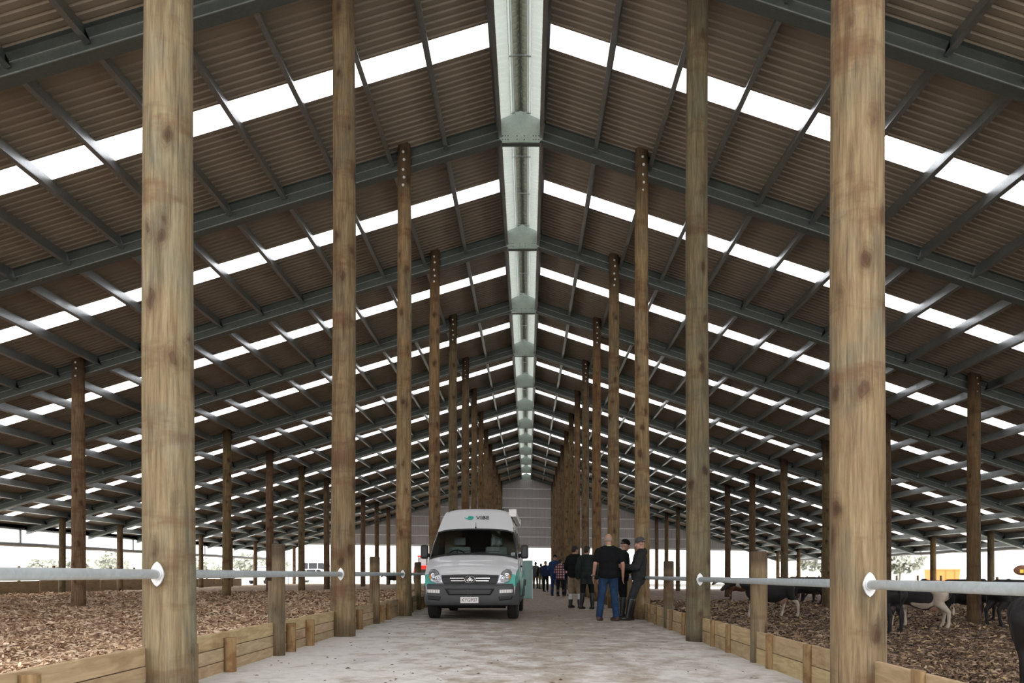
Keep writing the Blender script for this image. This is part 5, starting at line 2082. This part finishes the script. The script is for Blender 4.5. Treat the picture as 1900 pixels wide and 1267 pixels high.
# vehicles far outside on the left
CARW = plain('car_white', (0.72, 0.73, 0.75), 0.3)
CARD = plain('car_glass', (0.02, 0.022, 0.026), 0.1)
def suv(x, y, rz, L, Hh, label, name='car', col=None):
    r = thing(name, label, 'car', (x, y, -0.10), rz, 'vehicles parked beyond the far end')
    col = col or CARW
    mb = MB()
    prof = [(-L / 2, 0.45), (-L / 2 + 0.03, 0.95), (-L / 2 + 1.0, 1.08), (-L / 2 + 1.62, Hh - 0.10), (-L / 2 + 2.0, Hh), (L / 2 - 0.45, Hh - 0.02), (L / 2 - 0.05, Hh - 0.55), (L / 2, 0.5), (L / 2 - 0.1, 0.36), (-L / 2 + 0.1, 0.36)]
    mb.prism(prof, -0.90, 0.90)
    b = mb.obj('body', col, r, bevel=0.06)
    for s in (-1, 1):
        for a, c in ((-L / 2 + 1.45, -0.12), (0.0, 0.95), (1.05, L / 2 - 0.42)):
            mb = MB()
            top = Hh - 0.12
            mb.prism([(a + (0.42 if a < -0.5 else 0), top), (c, top), (c + 0.02, 1.12), (a, 1.12)], s * 0.905 - 0.006, s * 0.905 + 0.006)
            mb.obj('window', CARD, r)
        for yc in (-L / 2 + 0.85, L / 2 - 0.9):
            mb = MB()
            mb.lathe([(0.2, -0.11), (0.36, -0.10), (0.36, 0.10), (0.2, 0.11)], 'y', (yc, s * 0.82, 0.36), 20)
            t_ = mb.obj('tyre', MAT['black_rubber'], r, smooth=30)
            mb = MB()
            mb.lathe([(0.2, 0), (0.2, s * 0.12), (0.05, s * 0.13)], 'y', (yc, s * 0.82, 0.36), 16)
            mb.obj('rim', MAT['galv'], t_)
        mb = MB()
        mb.box((-L / 2 + 0.06, s * 0.70, 0.86), (0.1, 0.3, 0.16))
        mb.obj('headlamp', MAT['plate'], r, bevel=0.03)
    for a, c in ((-L / 2 + 1.02, -L / 2 + 1.62),):
        mb = MB()
        mb.add([(a + 0.02, -0.78, 1.10), (a + 0.02, 0.78, 1.10), (c - 0.03, 0.72, Hh - 0.13), (c - 0.03, -0.72, Hh - 0.13),
                (a + 0.06, -0.78, 1.08), (a + 0.06, 0.78, 1.08), (c + 0.01, 0.72, Hh - 0.15), (c + 0.01, -0.72, Hh - 0.15)],
               [(0, 1, 2, 3), (4, 7, 6, 5), (0, 4, 5, 1), (1, 5, 6, 2), (2, 6, 7, 3), (3, 7, 4, 0)])
        mb.obj('windscreen', CARD, r)
    return r
suv(-23.6, 92.5, math.pi + 0.1, 4.7, 1.62, 'white car parked nearest beyond the far end on the left')
suv(-24.6, 97.5, math.pi, 5.2, 2.45, 'tall silver van parked behind the white car', 'delivery_van', plain('car_silver', (0.55, 0.56, 0.58), 0.3))
suv(-27.8, 88.0, math.pi / 2 - 0.2, 4.8, 1.9, 'pale off road car at the left edge of the far yard', 'off_road_car')

# red tractor beyond the far end, seen left of the van
RED = plain('tractor_red', (0.62, 0.025, 0.02), 0.35)
tr = thing('tractor', 'red farm tractor parked beyond the far end, left of the campervan', 'tractor', (-11.4, 92.0, -0.10), 0.0)
mb = MB()
mb.prism([(-0.42, 0.9), (0.42, 0.9), (0.46, 1.75), (0.36, 1.98), (-0.36, 1.98), (-0.46, 1.75)], -2.2, -0.2)
mb.obj('bonnet', RED, tr, bevel=0.05)
for s in (-1, 1):
    mb = MB()
    mb.lathe([(0.45, -0.24), (0.85, -0.24), (0.92, -0.16), (0.92, 0.16), (0.85, 0.24), (0.45, 0.24)], 'x', (s * 1.0, 0.9, 0.92), 28)
    t_ = mb.obj('rear_tyre', MAT['black_rubber'], tr, smooth=30)
    mb = MB()
    mb.lathe([(0.46, -0.10), (0.40, 0.05), (0.1, 0.12)], 'x', (s * 1.1, 0.9, 0.92), 20)
    mb.obj('rim', plain('rim_cream', (0.6, 0.58, 0.5), 0.5), t_)
    mb = MB()
    mb.lathe([(0.3, -0.16), (0.55, -0.16), (0.60, -0.1), (0.60, 0.1), (0.55, 0.16), (0.3, 0.16)], 'x', (s * 0.85, -1.7, 0.6), 24)
    mb.obj('front_tyre', MAT['black_rubber'], tr, smooth=30)
    mb = MB()
    pts = [(s * 1.02, 0.9 + 1.05 * math.cos(a), 0.92 + 1.05 * math.sin(a)) for a in np.linspace(0.35, math.pi - 0.2, 11)]
    for p, q in zip(pts[:-1], pts[1:]):
        c = (Vector(p) + Vector(q)) / 2
        d = Vector(q) - Vector(p)
        mb.box(c, (0.56, d.length * 1.05, 0.04), Matrix.Rotation(math.atan2(d.z, d.y), 3, 'X'))
    mb.obj('mudguard', RED, tr)
mb = MB()
for x in (-0.72, 0.72):
    for y in (-0.15, 1.35):
        mb.box((x, y, 2.2), (0.08, 0.08, 1.5))
mb.obj('cab_frame', MAT['van_black'], tr)
mb = MB()
mb.box((0, 0.6, 2.2), (1.38, 1.44, 1.3))
mb.obj('cab_glass', plain('tractor_glass', (0.35, 0.40, 0.40), 0.1), tr)
mb = MB()
mb.box((0, 0.6, 3.02), (1.7, 1.8, 0.20))
mb.obj('cab_roof', RED, tr, bevel=0.06)
mb = MB()
mb.lathe([(0.06, 1.9), (0.06, 2.9), (0.075, 2.9), (0.075, 2.4)], 'z', (0.3, -1.0, 0), 10)
mb.obj('exhaust', MAT['van_black'], tr)
mb = MB()
mb.box((0, -2.25, 1.25), (0.62, 0.06, 0.55))
mb.obj('radiator_grille', MAT['van_black'], tr)

# orange bin and pale mound on the right, fence in front
ob = thing('orange_bin', 'bright orange bin standing in the yard on the right', 'bin', (50.0, 100.0, -0.45))
mb = MB()
mb.prism([(-1.6, 0.1), (1.6, 0.1), (1.75, 1.95), (-1.75, 1.95)], -0.9, 0.9)
mb.obj('hopper', plain('bin_orange', (0.85, 0.20, 0.04), 0.5), ob, bevel=0.04)
for x in (-1.1, 0, 1.1):
    mb = MB()
    mb.box((x, -0.93, 1.0), (0.10, 0.08, 1.7))
    mb.obj('rib', plain('bin_orange_rib', (0.80, 0.18, 0.04), 0.5), ob)
mb = MB()
mb.box((0, -0.92, 1.93), (3.6, 0.12, 0.12))
mb.obj('rim_bar', plain('bin_orange_rim', (0.85, 0.22, 0.05), 0.5), ob)
# trees and low hills beyond the paddocks
FOL = plain('hazy_foliage', (0.42, 0.43, 0.37), 0.9, 0, 0.2, 0.8)  # foliage colour paled to stand in for haze and overexposure
TRK = plain('tree_trunk', (0.34, 0.31, 0.28), 0.9)
def tree(x, y, h, w, label, seed, group):
    rg = random.Random(seed)
    r = thing('tree', label, 'tree', (x, y, -0.1), 0, group)
    mb = MB()
    mb.tube([(0, 0, 0), (rg.uniform(-.2, .2), 0, h * 0.35), (rg.uniform(-.3, .3), 0, h * 0.6)], [0.035 * h, 0.025 * h, 0.012 * h], 8)
    mb.obj('trunk', TRK, r, smooth=True)
    # crown of many small leaf clumps
    mb = MB()
    for q in range(170):
        a, b_ = rg.uniform(0, 6.283), rg.uniform(-1, 1)
        rr = rg.random() ** 0.4
        c = Vector((math.cos(a) * math.sqrt(1 - b_ * b_) * rr * w, math.sin(a) * math.sqrt(1 - b_ * b_) * rr * w, h * 0.66 + b_ * rr * h * 0.34))
        s = rg.uniform(0.09, 0.18) * w
        for t in range(4):
            u = Vector((rg.uniform(-1, 1), rg.uniform(-1, 1), rg.uniform(-1, 1))).normalized() * s
            v = u.orthogonal().normalized() * s
            o = c + Vector((rg.uniform(-s, s), rg.uniform(-s, s), rg.uniform(-s, s)))
            mb.add([o - u, o + v * 0.8, o + u, o - v * 0.8], [(0, 1, 2, 3)])
    f = mb.obj('crown', FOL, r)
    f['kind'] = 'stuff'
    return r
k = 0
for x, y, h, w, lab in ((-108, 185, 4.2, 3.4, 'low round tree beyond the left paddock, leftmost'), (-101, 185, 4.6, 3.6, 'bushy tree second from the left beyond the paddock'), (-95, 190, 4.4, 3.2, 'bushy tree just left of the pale mid row post'),
                        (-80, 160, 5.2, 2.9, 'tall umbrella shaped tree beyond the left paddock'), (-66, 170, 3.4, 3.4, 'low broad tree right of the umbrella shaped tree'),
                        (-60, 150, 4.0, 3.0, 'pale tree behind the thick green stained post'), (-54, 160, 5.0, 3.0, 'pale tree seen over the rail right of the thick green stained post'), (-46, 150, 4.0, 2.8, 'pale tree left of the parked vehicles')):
    tree(x, y, h, w, lab, 40 + k, 'trees beyond the left paddock')
    k += 1
for x, y, h, w, lab in ((40, 112, 4.6, 3.4, 'hedge tree behind the huddle of cows, left one'), (46, 114, 4.9, 3.6, 'hedge tree behind the huddle of cows, middle one'), (52, 116, 4.5, 3.4, 'hedge tree behind the huddle of cows, right one')):
    tree(x, y, h, w, lab, 60 + k, 'hedge trees beyond the right pen')
    k += 1
def hill(x0, x1, y, h, label):
    mb = MB()
    n = 40
    vs = []
    for j, (dy, f) in enumerate(((-60, 0.0), (0, 1.0), (80, 0.6), (160, 0.0))):
        for i in range(n + 1):
            t = i / n
            x = x0 + (x1 - x0) * t
            vs.append((x, y + dy, -0.1 + f * h * (0.55 + 0.3 * math.sin(t * 9) + 0.15 * math.sin(t * 23 + 1)) * math.sin(math.pi * t) ** 0.5))
    m = n + 1
    mb.add(vs, [(j * m + i, j * m + i + 1, (j + 1) * m + i + 1, (j + 1) * m + i) for j in range(3) for i in range(n)])
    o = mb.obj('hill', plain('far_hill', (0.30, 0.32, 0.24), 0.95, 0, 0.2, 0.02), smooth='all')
    o['kind'] = 'structure'
    o['label'] = label
hill(-330, -60, 560, 13, 'low pale green hills on the left horizon')
hill(20, 420, 640, 9, 'low pale hills on the right horizon')
# low farm shed with a green roof at the end of the alley
fs_ = thing('farm_shed', 'small shed with a sloping green roof beyond the end of the alley', 'shed', (-0.6, 118.0, -0.1))
mb = MB()
mb.box((0, 0, 0.9), (3.4, 4.0, 1.8))
mb.obj('wall', plain('shed_wall_pale', (0.50, 0.50, 0.44), 0.8), fs_)
mb = MB()
mb.prism([(-2.4, 3.9), (2.6, 1.55), (2.6, 1.68), (-2.4, 4.03)], -2.2, 2.2)
mb.obj('roof', plain('shed_roof_green', (0.20, 0.27, 0.17), 0.6), fs_)
mb = MB()
mb.prism([(-1.7, 1.8), (1.7, 1.8), (1.7, 2.0), (-1.7, 3.6)], -1.95, 1.95)
mb.obj('gable', plain('shed_gable', (0.22, 0.26, 0.19), 0.8), fs_)
# cream curtain-like silo bag stack at the right of the opening
tk = thing('cream_tank', 'tall cream water tank beyond the end of the alley', 'tank', (2.6, 108.0, -0.1))
mb = MB()
mb.lathe([(0.95, 0), (0.95, 2.9), (0.80, 3.15), (0.2, 3.35), (0.2, 3.45)], 'z', (0, 0, 0), 28)
mb.obj('shell', plain('tank_cream', (0.72, 0.70, 0.58), 0.6), tk, smooth=35)
mb = MB()
for z in (0.6, 1.2, 1.8, 2.4):
    mb.lathe([(0.95, z), (0.985, z + 0.03), (0.985, z + 0.08), (0.95, z + 0.11)], 'z', (0, 0, 0), 28)
hb = mb.obj('hoops', plain('tank_hoop', (0.66, 0.64, 0.52), 0.6), tk)
hb['kind'] = 'stuff'

# scraps of bark and mud lying on the alley
rng = np.random.default_rng(11)
mb = MB()
for i in range(420):
    d = 5.0 * (40 / 5.0) ** rng.random()
    x = rng.uniform(-2.7, 2.4)
    L = rng.uniform(0.008, 0.026) * (1 if rng.random() < 0.93 else 2.0)
    W = L * rng.uniform(0.3, 0.7)
    a = rng.random() * 6.28
    c, s = math.cos(a), math.sin(a)
    z = ground(x) + 0.002
    h = L * 0.3
    P4 = [(x + c * L, d + s * L, z), (x - s * W, d + c * W, z), (x - c * L, d - s * L, z), (x + s * W, d - c * W, z), (x, d, z + h)]
    mb.add(P4, [(0, 1, 4), (1, 2, 4), (2, 3, 4), (3, 0, 4)])
o = mb.obj('bark_scraps', plain('bark_scrap', (0.11, 0.075, 0.05), 0.9, 0, 0.4, 3))
o['kind'] = 'stuff'
o['label'] = 'scraps of bark and mud scattered on the concrete alley'
